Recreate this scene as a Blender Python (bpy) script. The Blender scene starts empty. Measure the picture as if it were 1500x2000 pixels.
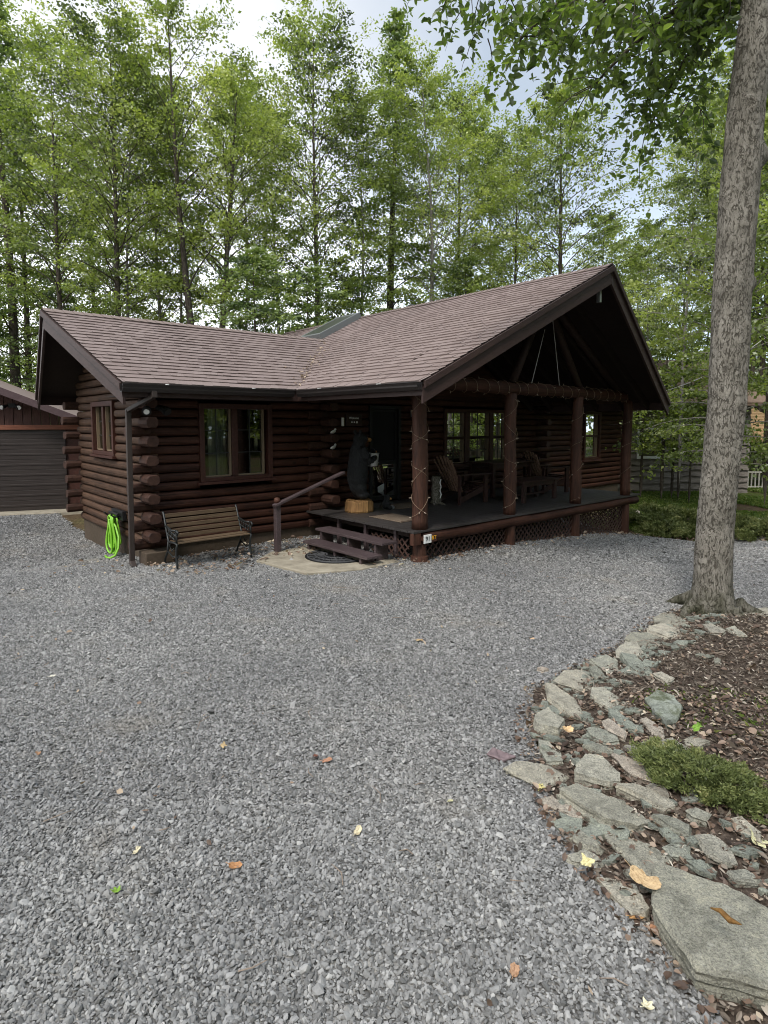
import bpy, bmesh, math, random
import numpy as np
from mathutils import Vector, Matrix, noise as mnoise
R = math.radians
S = bpy.context.scene
COL = S.collection
random.seed(11)
rng = np.random.default_rng(7)

# ------------------------------------------------------------------ helpers
class MB:
    """collects geometry, then builds ONE mesh object"""
    def __init__(s): s.v = []; s.f = []; s.mi = []
    def add(s, vs, fs, mi=0):
        o = len(s.v); s.v += [tuple(p) for p in vs]
        for f in fs: s.f.append(tuple(i + o for i in f)); s.mi.append(mi)
    def hexa(s, p, mi=0):
        s.add(p, [(0, 3, 2, 1), (4, 5, 6, 7), (0, 1, 5, 4), (1, 2, 6, 5), (2, 3, 7, 6), (3, 0, 4, 7)], mi)
    def box(s, x0, x1, y0, y1, z0, z1, mi=0):
        s.hexa([(x0, y0, z0), (x1, y0, z0), (x1, y1, z0), (x0, y1, z0), (x0, y0, z1), (x1, y0, z1), (x1, y1, z1), (x0, y1, z1)], mi)
    def bar(s, p0, p1, w, h, mi=0, drop=False):
        """a board p0->p1: w across (horizontal), h upright; drop: hangs below the line, plumb"""
        p0 = Vector(p0); p1 = Vector(p1); d = (p1 - p0)
        sd = d.cross(Vector((0, 0, 1)))
        if sd.length < 1e-6: sd = Vector((1, 0, 0))
        sd.normalize(); sd *= w / 2
        if drop: u = Vector((0, 0, 1)); lo, hi = -h, 0
        else: u = sd.cross(d).normalized(); lo, hi = -h / 2, h / 2
        s.hexa([p0 - sd + u * lo, p0 + sd + u * lo, p1 + sd + u * lo, p1 - sd + u * lo,
                p0 - sd + u * hi, p0 + sd + u * hi, p1 + sd + u * hi, p1 - sd + u * hi], mi)
    def tube(s, pts, r, n=8, mi=0, cap=True):
        pts = [Vector(p) for p in pts]; m = len(pts)
        rr = r if isinstance(r, (list, tuple)) else [r] * m
        t = (pts[1] - pts[0]).normalized()
        u = t.orthogonal().normalized(); vs = []
        for i in range(m):
            t2 = (pts[min(i + 1, m - 1)] - pts[max(i - 1, 0)])
            if t2.length < 1e-9: t2 = t
            t2 = t2.normalized(); u = (u - t2 * u.dot(t2))
            if u.length < 1e-6: u = t2.orthogonal()
            u.normalize(); w = t2.cross(u); t = t2
            for k in range(n):
                a = 2 * math.pi * k / n
                vs.append(pts[i] + (u * math.cos(a) + w * math.sin(a)) * rr[i])
        fs = [(i * n + k, i * n + (k + 1) % n, (i + 1) * n + (k + 1) % n, (i + 1) * n + k) for i in range(m - 1) for k in range(n)]
        if cap: fs += [tuple(range(n - 1, -1, -1)), tuple(range((m - 1) * n, m * n))]
        s.add(vs, fs, mi)
    def lathe(s, prof, c=(0, 0, 0), n=20, mi=0, sx=1, sy=1):
        vs = [(c[0] + r * math.cos(2 * math.pi * k / n) * sx, c[1] + r * math.sin(2 * math.pi * k / n) * sy, c[2] + z) for r, z in prof for k in range(n)]
        m = len(prof)
        fs = [(i * n + k, i * n + (k + 1) % n, (i + 1) * n + (k + 1) % n, (i + 1) * n + k) for i in range(m - 1) for k in range(n)]
        fs += [tuple(range(n - 1, -1, -1)), tuple(range((m - 1) * n, m * n))]
        s.add(vs, fs, mi)
    def prism(s, poly, z0, z1, mi=0):
        n = len(poly)
        s.add([(x, y, z0) for x, y in poly] + [(x, y, z1) for x, y in poly],
              [tuple(range(n - 1, -1, -1)), tuple(range(n, 2 * n))] + [(i, (i + 1) % n, n + (i + 1) % n, n + i) for i in range(n)], mi)
    def xf(s, M):
        s.v = [tuple(M @ Vector(p)) for p in s.v]; return s
    def build(s, name, mats, parent=None, smooth=False, bevel=0):
        me = bpy.data.meshes.new(name); me.from_pydata(s.v, [], s.f)
        mats = mats if isinstance(mats, (list, tuple)) else [mats]
        for m in mats: me.materials.append(m)
        me.polygons.foreach_set('material_index', s.mi)
        if smooth: me.polygons.foreach_set('use_smooth', [True] * len(s.f))
        me.update()
        o = bpy.data.objects.new(name, me); COL.objects.link(o)
        if parent: o.parent = parent
        if bevel:
            b = o.modifiers.new('bevel', 'BEVEL'); b.width = bevel; b.segments = 2; b.limit_method = 'ANGLE'
        return o

def np_mesh(name, V, F, mats, attrs=None, smooth=False, mi=None):
    """big meshes from arrays; F is (M,k)"""
    me = bpy.data.meshes.new(name); V = np.asarray(V, np.float32); F = np.asarray(F, np.int32)
    M, k = F.shape
    me.vertices.add(len(V)); me.vertices.foreach_set('co', V.ravel())
    me.loops.add(M * k); me.loops.foreach_set('vertex_index', F.ravel())
    me.polygons.add(M); me.polygons.foreach_set('loop_start', np.arange(0, M * k, k, dtype=np.int32))
    for m in (mats if isinstance(mats, (list, tuple)) else [mats]): me.materials.append(m)
    if mi is not None: me.polygons.foreach_set('material_index', np.asarray(mi, np.int32))
    me.update(calc_edges=True)
    for n, a in (attrs or {}).items():
        at = me.attributes.new(n, 'FLOAT', 'FACE'); at.data.foreach_set('value', np.asarray(a, np.float32))
    me.polygons.foreach_set('use_smooth', [bool(smooth)] * M)
    return me

def link(name, me, parent=None):
    o = bpy.data.objects.new(name, me); COL.objects.link(o)
    if parent: o.parent = parent
    return o

def tag(o, label=None, cat=None, group=None, kind=None):
    if label: o['label'] = label
    if cat: o['category'] = cat
    if group: o['group'] = group
    if kind: o['kind'] = kind
    return o

def empty(name, label, cat, loc=(0, 0, 0), rz=0.0, group=None):
    o = bpy.data.objects.new(name, None); COL.objects.link(o); o.location = loc; o.rotation_euler = (0, 0, rz)
    o.empty_display_size = .2
    return tag(o, label, cat, group)

# ------------------------------------------------------------------ camera numbers and the lie of the land
CH = 2.15; FPX = 1156.3; CY = 919.9; PITCH = R(4.687)
HO = Vector((.549, 9.041, 0)); TH = R(41.265)              # house corner post and heading
AX = Vector((math.cos(TH), math.sin(TH), 0)); BX = Vector((-math.sin(TH), math.cos(TH), 0))
def HW(a, b, z=0.0): return HO + AX * a + BX * b + Vector((0, 0, z))
def ray(px, py):
    u = (px - 750) / FPX; v = -(py - CY) / FPX
    return Vector((u, math.cos(PITCH) + v * math.sin(PITCH), -math.sin(PITCH) + v * math.cos(PITCH)))
def onz(px, py, z=0.0):
    d = ray(px, py); return Vector((0, 0, CH)) + d * ((z - CH) / d.z)
def atY(px, py, Y):
    d = ray(px, py); return Vector((0, 0, CH)) + d * (Y / d.y)

EDGE_PX = [(1330, 1190), (1250, 1235), (1200, 1270), (1120, 1310), (1050, 1350), (1035, 1410), (1050, 1480), (1085, 1560), (1110, 1640), (1200, 1740), (1300, 1860), (1400, 1960), (1480, 2060), (1560, 2200)]
EDGE = np.array([[onz(x, y).x, onz(x, y).y] for x, y in EDGE_PX])   # gravel / planting bed line, far to near
def smooth(x, a, b):
    t = np.clip((x - a) / (b - a), 0, 1); return t * t * (3 - 2 * t)
def edge_x(Y):
    return np.interp(Y, EDGE[::-1, 1], EDGE[::-1, 0])
def bed_d(X, Y):
    """how far inside the planting bed a point lies (metres, rough)"""
    d = X - edge_x(Y)
    far = (6.62 + .02 * X) - Y
    return np.minimum(d, far * 1.2)
def H(X, Y):
    """ground height"""
    X = np.asarray(X, float); Y = np.asarray(Y, float)
    a = (X - HO.x) * AX.x + (Y - HO.y) * AX.y; b = (X - HO.x) * BX.x + (Y - HO.y) * BX.y
    z = -.0087 * np.clip(a, 0, 7.2) ** 2 * smooth(b, -5.5, -1.2)
    z = z - .24 * smooth(b, 2.7, 5.2) * smooth(-a, 2.6, 3.3) * (1 - smooth(-a, 4.6, 7.0)) * (1 - smooth(b, 7.5, 9.5))
    z = z + .10 * smooth(bed_d(X, Y), 0.0, .9)
    z = z + .012 * np.sin(X * 1.7 + .5 * Y) * np.sin(Y * 1.3 - .3 * X)
    return z
def h1(x, y): return float(H(x, y))
def gp(px, py, lift=0.0):
    z = 0.0
    for _ in range(8):
        P = onz(px, py, z + lift); z = h1(P.x, P.y)
    return Vector((P.x, P.y, z))

# ------------------------------------------------------------------ materials
def mat(name, col=(.5, .5, .5), rough=.8, spec=.3, metal=0.0):
    m = bpy.data.materials.new(name); m.use_nodes = True
    b = m.node_tree.nodes['Principled BSDF']
    b.inputs['Base Color'].default_value = (*col, 1); b.inputs['Roughness'].default_value = rough
    b.inputs['Specular IOR Level'].default_value = spec; b.inputs['Metallic'].default_value = metal
    return m
class NT:
    def __init__(s, m): s.t = m.node_tree; s.n = s.t.nodes; s.b = s.n.get('Principled BSDF'); s.out = s.n.get('Material Output')
    def new(s, t, **k):
        n = s.n.new(t)
        for a, v in k.items(): setattr(n, a, v)
        return n
    def L(s, a, b): s.t.links.new(a, b)
    def coord(s, kind='Object', scale=(1, 1, 1)):
        c = s.new('ShaderNodeTexCoord'); mp = s.new('ShaderNodeMapping'); mp.inputs['Scale'].default_value = scale
        s.L(c.outputs[kind], mp.inputs['Vector']); return mp.outputs['Vector']
    def noise(s, vec, scale, detail=4, rough=.55, dist=0):
        n = s.new('ShaderNodeTexNoise'); n.inputs['Scale'].default_value = scale; n.inputs['Detail'].default_value = detail
        n.inputs['Roughness'].default_value = rough; n.inputs['Distortion'].default_value = dist
        if vec is not None: s.L(vec, n.inputs['Vector'])
        return n.outputs['Fac']
    def ramp(s, fac, stops):
        r = s.new('ShaderNodeValToRGB'); e = r.color_ramp.elements
        while len(e) < len(stops): e.new(.5)
        for i, (p, c) in enumerate(stops):
            e[i].position = p; e[i].color = (*c, 1) if len(c) == 3 else c
        s.L(fac, r.inputs['Fac']); return r.outputs['Color']
    def mix(s, f, a, b, mode='MIX'):
        m = s.new('ShaderNodeMix', data_type='RGBA', blend_type=mode)
        for sock, v in ((m.inputs['Factor'], f), (m.inputs[6], a), (m.inputs[7], b)):
            if hasattr(v, 'is_linked'): s.L(v, sock)
            elif isinstance(v, (int, float)): sock.default_value = v
            else: sock.default_value = (*v, 1)
        return m.outputs[2]
    def math(s, op, a, b=0.0):
        m = s.new('ShaderNodeMath', operation=op)
        for sock, v in ((m.inputs[0], a), (m.inputs[1], b)):
            if hasattr(v, 'is_linked'): s.L(v, sock)
            else: sock.default_value = v
        return m.outputs[0]
    def attr(s, n): 
        a = s.new('ShaderNodeAttribute'); a.attribute_name = n; return a.outputs['Fac']
    def bump(s, h, strength=.4, dist=.02):
        b = s.new('ShaderNodeBump'); b.inputs['Strength'].default_value = strength; b.inputs['Distance'].default_value = dist
        s.L(h, b.inputs['Height']); s.L(b.outputs['Normal'], s.b.inputs['Normal'])
    def col(s, c): s.L(c, s.b.inputs['Base Color'])

def wood(name, c0, c1, scale, rough=.62, knots=True, bump=.35, spec=.3):
    m = mat(name, c0, rough, spec); t = NT(m)
    v = t.coord('Object', scale)
    g = t.noise(v, 9, 6, .6, .6)
    big = t.noise(t.coord('Object'), 1.3, 2)
    f = t.math('ADD', t.math('MULTIPLY', g, .75), t.math('MULTIPLY', big, .4))
    c = t.ramp(f, [(.38, c0), (.72, c1)])
    if knots:
        vo = t.new('ShaderNodeTexVoronoi'); vo.inputs['Scale'].default_value = 3.2
        sc2 = tuple(max(.8, min(1.6, q * .6)) for q in scale)
        t.L(t.coord('Object', sc2), vo.inputs['Vector'])
        k = t.ramp(vo.outputs['Distance'], [(.05, (.35, .3, .3)), (.12, (1, 1, 1))])
        c = t.mix(1.0, c, k, 'MULTIPLY')
    t.col(c); t.bump(g, bump, .012)
    return m
LOG0, LOG1 = (.030, .0118, .008), (.088, .037, .026)
M = {}
def m_log(name, ax, c0, c1, c2):
    """stained log: per-course shade, long drying checks, knots, worn dusty patches"""
    m = mat(name, c0, .68, .25); t = NT(m); v = t.coord('Object')
    lng = (.30, 3, 3) if ax == 'x' else (3, .30, 3)
    vl = t.coord('Object', lng)
    g = t.noise(vl, 9, 6, .65, .6)
    crs = t.noise(t.coord('Object', (.22, .22, 6.92)), 1.0, 2, .5)                    # shade of each course
    blot = t.noise(v, 2.6, 5, .65)
    f = t.math('ADD', t.math('MULTIPLY', g, .5), t.math('ADD', t.math('MULTIPLY', crs, .45), t.math('MULTIPLY', blot, .35)))
    c = t.ramp(f, [(.42, c0), (.62, c1), (.86, c2)])
    chk = t.noise(t.coord('Object', tuple(q * (.5 if q < 1 else 6) for q in lng)), 3.2, 3, .6)
    c = t.mix(1.0, c, t.ramp(chk, [(.34, (.30, .28, .27)), (.41, (1, 1, 1))]), 'MULTIPLY')
    vo = t.new('ShaderNodeTexVoronoi'); vo.inputs['Scale'].default_value = 3.0
    t.L(t.coord('Object', tuple(.9 if q < 1 else 1.5 for q in lng)), vo.inputs['Vector'])
    c = t.mix(1.0, c, t.ramp(vo.outputs['Distance'], [(.06, (.32, .28, .27)), (.13, (1, 1, 1))]), 'MULTIPLY')
    t.col(c); t.bump(t.math('ADD', g, t.math('MULTIPLY', chk, .7)), .55, .014)
    return m
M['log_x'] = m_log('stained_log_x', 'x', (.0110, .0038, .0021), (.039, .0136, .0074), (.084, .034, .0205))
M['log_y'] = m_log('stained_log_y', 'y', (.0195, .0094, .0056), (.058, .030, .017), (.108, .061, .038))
M['log_z'] = wood('stained_post', (.022, .0095, .0060), (.086, .036, .0225), (3, 3, .35), bump=.6)
M['log_end'] = wood('log_end_grain', (.016, .0070, .0046), (.058, .026, .017), (2, 2, 2), .7, False)
M['trim'] = wood('red_brown_trim', (.030, .0105, .0075), (.062, .0235, .0165), (2, 2, 2), .5, False, .15)
M['fascia'] = wood('dark_brown_fascia', (.030, .017, .015), (.05, .029, .025), (1, 1, 3), .55, False, .15)
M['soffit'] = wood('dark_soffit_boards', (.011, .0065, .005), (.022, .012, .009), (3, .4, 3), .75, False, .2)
M['deck'] = wood('weathered_deck', (.020, .0175, .0165), (.050, .044, .042), (.5, 6, 6), .55, False, .3, .4)
M['tread'] = wood('painted_treads', (.036, .024, .025), (.088, .064, .066), (5, .5, 5), .5, False, .3, .4)
M['lattice'] = wood('lattice_wood', (.045, .024, .019), (.085, .048, .038), (4, 4, 4), .7, False, .1)
M['furn'] = wood('dark_furniture', (.018, .008, .007), (.045, .020, .016), (2, 2, 2), .5, False, .2)
M['slat'] = wood('chair_slats', (.085, .048, .034), (.20, .125, .09), (3, 3, .5), .6, False, .2)
M['bench'] = wood('bench_slats', (.066, .043, .026), (.142, .098, .060), (.5, 6, 6), .5, False, .2)
M['iron'] = mat('black_cast_iron', (.012, .014, .014), .45, .5)
M['gutter'] = mat('brown_gutter', (.018, .014, .013), .42, .5)
M['downspout'] = mat('brown_downspout', (.040, .029, .025), .5, .4)
M['white'] = mat('white_paint', (.78, .78, .76), .5)
M['black'] = mat('black_plastic', (.012, .012, .013), .5)
M['yellow'] = mat('yellow_letters', (.65, .33, .03), .5)
M['steel'] = mat('galvanised_pail', (.55, .56, .57), .38, .5, .85)
M['wire'] = mat('string_light_wire', (.20, .14, .095), .6)
M['bulb'] = mat('clear_bulbs', (.40, .33, .26), .25, .5)
M['cord'] = mat('pale_cord', (.42, .40, .38), .6)
M['lime'] = mat('lime_hose', (.20, .47, .03), .42, .5)
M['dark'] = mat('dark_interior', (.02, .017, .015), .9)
M['curtain'] = mat('sheer_curtain', (.42, .41, .37), .9)
M['liner'] = mat('tan_sash_liner', (.17, .125, .08), .6)
M['pipe'] = mat('vent_pipe_black', (.02, .02, .02), .5)
def m_glass(name, tint=(.8, .82, .8), ior=1.75, rough=.015):
    m = bpy.data.materials.new(name); m.use_nodes = True; t = NT(m); t.n.remove(t.b)
    fr = t.new('ShaderNodeFresnel'); fr.inputs['IOR'].default_value = ior
    gl = t.new('ShaderNodeBsdfGlossy'); gl.inputs['Roughness'].default_value = rough; gl.inputs['Color'].default_value = (.9, .92, .9, 1)
    tr = t.new('ShaderNodeBsdfTransparent'); tr.inputs['Color'].default_value = (*tint, 1)
    mx = t.new('ShaderNodeMixShader'); t.L(fr.outputs[0], mx.inputs[0]); t.L(tr.outputs[0], mx.inputs[1]); t.L(gl.outputs[0], mx.inputs[2])
    t.L(mx.outputs[0], t.out.inputs['Surface']); return m
M['glass'] = m_glass('window_glass', (.72, .75, .72)); M['skyglass'] = m_glass('skylight_glass', (.05, .055, .055), 4.5, .28)

def m_shingle():
    m = mat('asphalt_shingles', (.2, .15, .14), .92, .15); t = NT(m)
    tn = t.attr('tint')
    n = t.noise(t.coord('Object'), 260, 2, .6); n2 = t.noise(t.coord('Object'), .9, 3)
    f = t.math('ADD', t.math('MULTIPLY', tn, .62), t.math('ADD', t.math('MULTIPLY', n, .22), t.math('MULTIPLY', n2, .3)))
    t.col(t.ramp(f, [(.2, (.128, .095, .086)), (.55, (.202, .158, .146)), (.9, (.285, .232, .217))]))
    t.bump(n, .5, .004); return m
M['shingle'] = m_shingle()
M['ridge'] = mat('ridge_caps', (.21, .166, .148), .9, .1)

def m_stones():
    m = mat('gravel_stones', (.2, .2, .2), .78, .3); t = NT(m)
    tn = t.attr('tint'); n = t.noise(t.coord('Object'), 60, 3)
    f = t.math('ADD', t.math('MULTIPLY', tn, .80), t.math('MULTIPLY', n, .3))
    c = t.ramp(f, [(.12, (.066, .066, .065)), (.45, (.188, .187, .184)), (.80, (.325, .323, .318)), (.98, (.42, .412, .39)), (1.0, (.34, .28, .20))])
    k = t.noise(t.coord('Object', (1, 1, .2)), .9, 6, .7)
    c = t.mix(t.ramp(k, [(.56, (0, 0, 0)), (.72, (.42, .42, .42))]), c, (.215, .18, .135))
    k2 = t.noise(t.coord('Object', (1, 1, .2)), .45, 4, .6)
    c = t.mix(1.0, c, t.ramp(k2, [(.35, (.80, .80, .81)), (.65, (1.12, 1.11, 1.09))]), 'MULTIPLY')
    t.col(c)
    return m
M['stones'] = m_stones()
def m_gravel():
    m = mat('gravel_bed', (.15, .15, .15), .9, .2); t = NT(m)
    v = t.coord('Object'); vo = t.new('ShaderNodeTexVoronoi'); vo.inputs['Scale'].default_value = 38; t.L(v, vo.inputs['Vector'])
    sep = t.new('ShaderNodeSeparateColor'); t.L(vo.outputs['Color'], sep.inputs[0])
    c = t.ramp(sep.outputs[0], [(0, (.055, .054, .052)), (.5, (.148, .145, .140)), (.9, (.265, .26, .25)), (1, (.36, .35, .33))])
    big = t.ramp(t.noise(v, .55, 4), [(.35, (.82, .82, .82)), (.65, (1.08, 1.06, 1.02))])
    t.col(t.mix(1.0, c, big, 'MULTIPLY'))
    t.bump(t.math('SUBTRACT', 1.0, vo.outputs['Distance']), .9, .02); return m
M['gravel'] = m_gravel()
def m_soil():
    m = mat('mulch_soil', (.07, .05, .04), .95, .1); t = NT(m); v = t.coord('Object')
    n = t.noise(v, 34, 6, .7); n2 = t.noise(v, 2.2, 3)
    c = t.ramp(n, [(.3, (.026, .020, .016)), (.5, (.078, .059, .047)), (.68, (.16, .125, .10)), (.85, (.28, .23, .19))])
    c = t.mix(t.ramp(n2, [(.56, (0, 0, 0)), (.74, (.16, .16, .16))]), c, (.085, .085, .028))
    t.col(c); t.bump(n, .9, .03); return m
M['soil'] = m_soil()
def m_floor():
    m = mat('forest_floor', (.05, .05, .02), .95, .1); t = NT(m); v = t.coord('Object')
    n = t.noise(v, 14, 6, .7); n2 = t.noise(v, .25, 4)
    c = t.ramp(n, [(.3, (.03, .035, .012)), (.55, (.075, .095, .025)), (.8, (.13, .13, .06))])
    c2 = t.ramp(n, [(.3, (.04, .028, .018)), (.7, (.13, .09, .055))])
    t.col(t.mix(t.ramp(n2, [(.45, (0, 0, 0)), (.6, (1, 1, 1))]), c, c2)); t.bump(n, .8, .05); return m
M['floor'] = m_floor()
def m_concrete():
    m = mat('old_concrete', (.3, .28, .24), .9, .2); t = NT(m); v = t.coord('Object')
    n = t.noise(v, 3, 6, .65); f = t.noise(v, 90, 3)
    c = t.ramp(n, [(.3, (.19, .165, .125)), (.55, (.32, .285, .22)), (.8, (.42, .38, .31))])
    t.col(c); t.bump(f, .25, .004); return m
M['concrete'] = m_concrete()
def m_slate():
    m = mat('flagstone', (.2, .2, .17), .85, .25); t = NT(m); v = t.coord('Object')
    oi = t.new('ShaderNodeObjectInfo')
    n = t.noise(v, 7, 8, .7, .8); fine = t.noise(v, 55, 4, .7); lay = t.noise(t.coord('Object', (1, 1, 14)), 6, 4)
    ti = t.ramp(oi.outputs['Random'], [(0, (.185, .190, .160)), (.3, (.31, .29, .24)), (.5, (.39, .36, .30)), (.75, (.20, .215, .185)), (1, (.37, .315, .265))])
    c = t.mix(1.0, ti, t.ramp(n, [(.3, (.5, .5, .48)), (.5, (1, 1, 1)), (.72, (1.4, 1.38, 1.3))]), 'MULTIPLY')
    c = t.mix(1.0, c, t.ramp(t.noise(v, 120, 3, .8), [(.32, (.45, .45, .44)), (.5, (1, 1, 1)), (.68, (1.45, 1.43, 1.36))]), 'MULTIPLY')
    li = t.ramp(t.math('ADD', t.math('MULTIPLY', t.noise(v, 16, 6, .75), .7), t.math('MULTIPLY', fine, .3)), [(.55, (0, 0, 0)), (.68, (.65, .65, .65))])
    c = t.mix(li, c, (.44, .435, .375))
    t.col(c); t.bump(t.math('ADD', n, t.math('MULTIPLY', fine, .9)), .9, .022); return m
M['slate'] = m_slate()
M['purple'] = wood('purple_slate', (.12, .085, .09), (.20, .15, .155), (2, 2, 2), .8, False)
def m_mossy():
    m = mat('mossy_rock', (.2, .2, .17), .9, .2); t = NT(m); v = t.coord('Object')
    n = t.noise(v, 9, 6, .7); c = t.ramp(n, [(.35, (.13, .14, .12)), (.6, (.30, .32, .28))])
    k = t.ramp(t.noise(v, 7, 6, .75), [(.44, (0, 0, 0)), (.62, (1, 1, 1))])
    t.col(t.mix(t.math('MULTIPLY', k, .8), c, (.040, .048, .014))); t.bump(n, .8, .03); return m
M['mossy'] = m_mossy()
def m_bark(name, c0, c1, c2, sc=(9, 9, 3.2), bump=.8, patch=True):
    m = mat(name, c1, .92, .15); t = NT(m); v = t.coord('Object', sc)
    n = t.noise(v, 3.0, 8, .72, 1.2); fine = t.noise(t.coord('Object'), 42, 5, .7)
    f = t.math('ADD', t.math('MULTIPLY', n, .72), t.math('MULTIPLY', fine, .3))
    c = t.ramp(f, [(.36, c0), (.5, c1), (.68, c2)])
    if patch:
        k = t.ramp(t.noise(t.coord('Object', (1.2, 1.2, .8)), 3.2, 5, .6), [(.5, (0, 0, 0)), (.66, (.75, .75, .75))])
        c = t.mix(k, c, t.mix(.5, c, (.045, .042, .03), 'MIX'))
    t.col(c); t.bump(f, bump, .03); return m
def m_plates():
    m = mat('grey_maple_bark', (.2, .18, .15), .92, .15); t = NT(m); v = t.coord('Object', (1, 1, .36))
    nd = t.new('ShaderNodeTexNoise'); nd.inputs['Scale'].default_value = 9; nd.inputs['Detail'].default_value = 4; t.L(v, nd.inputs['Vector'])
    wv = t.new('ShaderNodeMixRGB'); wv.blend_type = 'ADD'; wv.inputs[0].default_value = .16; t.L(v, wv.inputs[1]); t.L(nd.outputs['Color'], wv.inputs[2])
    vo = t.new('ShaderNodeTexVoronoi'); vo.feature = 'DISTANCE_TO_EDGE'; vo.inputs['Scale'].default_value = 44; t.L(wv.outputs[0], vo.inputs['Vector'])
    gate = t.noise(t.coord('Object', (1, 1, .55)), 30, 4, .6)
    crack = t.ramp(t.math('ADD', vo.outputs['Distance'], t.math('MULTIPLY', t.math('SUBTRACT', gate, .42), .9)), [(.03, (0, 0, 0)), (.17, (1, 1, 1))])
    fine = t.noise(t.coord('Object'), 70, 6, .75); n = t.noise(t.coord('Object', (1, 1, .6)), 7, 6, .7, .8)
    c = t.ramp(t.math('ADD', t.math('MULTIPLY', n, .55), t.math('MULTIPLY', fine, .5)), [(.36, (.115, .104, .087)), (.50, (.205, .188, .160)), (.68, (.325, .302, .262))])
    c = t.mix(crack, (.090, .080, .065), c)
    k = t.ramp(t.noise(t.coord('Object', (1.2, 1.2, 1.5)), 3.0, 6, .65), [(.48, (0, 0, 0)), (.70, (.48, .48, .48))])
    c = t.mix(k, c, (.070, .064, .050))
    sz = t.new('ShaderNodeSeparateXYZ'); t.L(t.coord('Object'), sz.inputs[0])
    gm = t.math('ADD', sz.outputs['Z'], t.math('MULTIPLY', t.noise(t.coord('Object'), 5, 4), 1.1))
    c = t.mix(t.ramp(gm, [(.55, (.8, .8, .8)), (.95, (0, 0, 0))]), c, (.040, .042, .020))
    t.col(c); t.bump(t.math('ADD', crack, t.math('MULTIPLY', fine, .5)), .85, .02); return m
M['bark'] = m_plates()
M['bark2'] = m_bark('forest_bark', (.022, .018, .014), (.070, .058, .046), (.14, .12, .10), (10, 10, 2), .5, False)
M['bark3'] = m_bark('pale_bark', (.07, .062, .052), (.19, .175, .155), (.30, .28, .25), (10, 10, 3), .4, False)
def m_leaf(name, stops, trans=.42, gloss=.06):
    m = bpy.data.materials.new(name); m.use_nodes = True; t = NT(m); t.n.remove(t.b)
    oi = t.new('ShaderNodeObjectInfo')
    f = t.math('ADD', t.attr('tint'), t.math('MULTIPLY', t.math('SUBTRACT', oi.outputs['Random'], .5), .22))
    c = t.ramp(f, stops)
    df = t.new('ShaderNodeBsdfDiffuse'); tl = t.new('ShaderNodeBsdfTranslucent'); gl = t.new('ShaderNodeBsdfGlossy')
    gl.inputs['Roughness'].default_value = .45
    t.L(c, df.inputs['Color'])
    tc = t.mix(1.0, c, (1.25, 1.35, .7), 'MULTIPLY'); t.L(tc, tl.inputs['Color'])
    a = t.new('ShaderNodeMixShader'); a.inputs[0].default_value = trans; t.L(df.outputs[0], a.inputs[1]); t.L(tl.outputs[0], a.inputs[2])
    b = t.new('ShaderNodeMixShader'); b.inputs[0].default_value = gloss; t.L(a.outputs[0], b.inputs[1]); t.L(gl.outputs[0], b.inputs[2])
    t.L(b.outputs[0], t.out.inputs['Surface']); return m
M['leaf'] = m_leaf('maple_leaves', [(.08, (.046, .068, .019)), (.40, (.160, .210, .048)), (.72, (.295, .350, .082)), (1, (.39, .425, .12))], .5)
M['needle'] = m_leaf('hemlock_needles', [(.1, (.062, .098, .036)), (.5, (.155, .21, .066)), (.85, (.27, .335, .09)), (1, (.33, .39, .12))], .45)
M['nearleaf'] = m_leaf('overhead_leaves', [(.1, (.048, .080, .020)), (.5, (.140, .200, .044)), (1, (.27, .34, .08))], .58)
M['juniper'] = m_leaf('juniper_sprigs', [(.1, (.045, .060, .022)), (.5, (.14, .17, .06)), (.85, (.25, .26, .10)), (1, (.30, .26, .14))], .2, .02)
M['grass'] = m_leaf('grass_blades', [(.1, (.035, .06, .012)), (.6, (.10, .16, .03)), (1, (.20, .22, .06))], .3, .02)
M['litter'] = m_leaf('dry_leaves', [(.0, (.028, .020, .016)), (.3, (.095, .062, .046)), (.6, (.22, .150, .112)), (.82, (.40, .31, .235)), (1, (.56, .48, .36))], .2, .03)
M['mulchchip'] = m_leaf('mulch_chips', [(.0, (.030, .024, .019)), (.5, (.112, .090, .070)), (.85, (.25, .21, .17)), (1, (.48, .43, .36))], 0, .02)
def leafmat(n, c):
    m = mat(n, c, .75, .15); t = NT(m); q = t.noise(t.coord('Object'), 55, 5, .7); w = t.noise(t.coord('Object', (40, 160, 40)), 1, 2)
    col_ = t.ramp(q, [(.3, tuple(k * f for k, f in zip(c, (.42, .36, .32)))), (.5, tuple(k * .85 for k in c)), (.75, tuple(min(1, k * 1.1) for k in c))])
    t.col(t.mix(1.0, col_, t.ramp(w, [(.35, (.72, .68, .62)), (.55, (1, 1, 1))]), 'MULTIPLY')); t.bump(w, .4, .004); return m
# ------------------------------------------------------------------ ground sheets
def grid(x0, x1, y0, y1, st, keep=None, lift=0.0):
    xs = np.arange(x0, x1 + st / 2, st); ys = np.arange(y0, y1 + st / 2, st)
    X, Y = np.meshgrid(xs, ys); nx, ny = len(xs), len(ys)
    Z = H(X, Y) + lift
    V = np.stack([X.ravel(), Y.ravel(), Z.ravel()], 1)
    i, j = np.meshgrid(np.arange(nx - 1), np.arange(ny - 1)); k = (j * nx + i).ravel()
    F = np.stack([k, k + 1, k + nx + 1, k + nx], 1)
    if keep is not None:
        cx = (X[:-1, :-1] + st / 2).ravel(); cy = (Y[:-1, :-1] + st / 2).ravel()
        F = F[keep(cx, cy)]
        u, inv = np.unique(F.ravel(), return_inverse=True); V = V[u]; F = inv.reshape(-1, 4)
    return V, F
def ab(X, Y):
    return ((X - HO.x) * AX.x + (Y - HO.y) * AX.y, (X - HO.x) * BX.x + (Y - HO.y) * BX.y)
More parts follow.
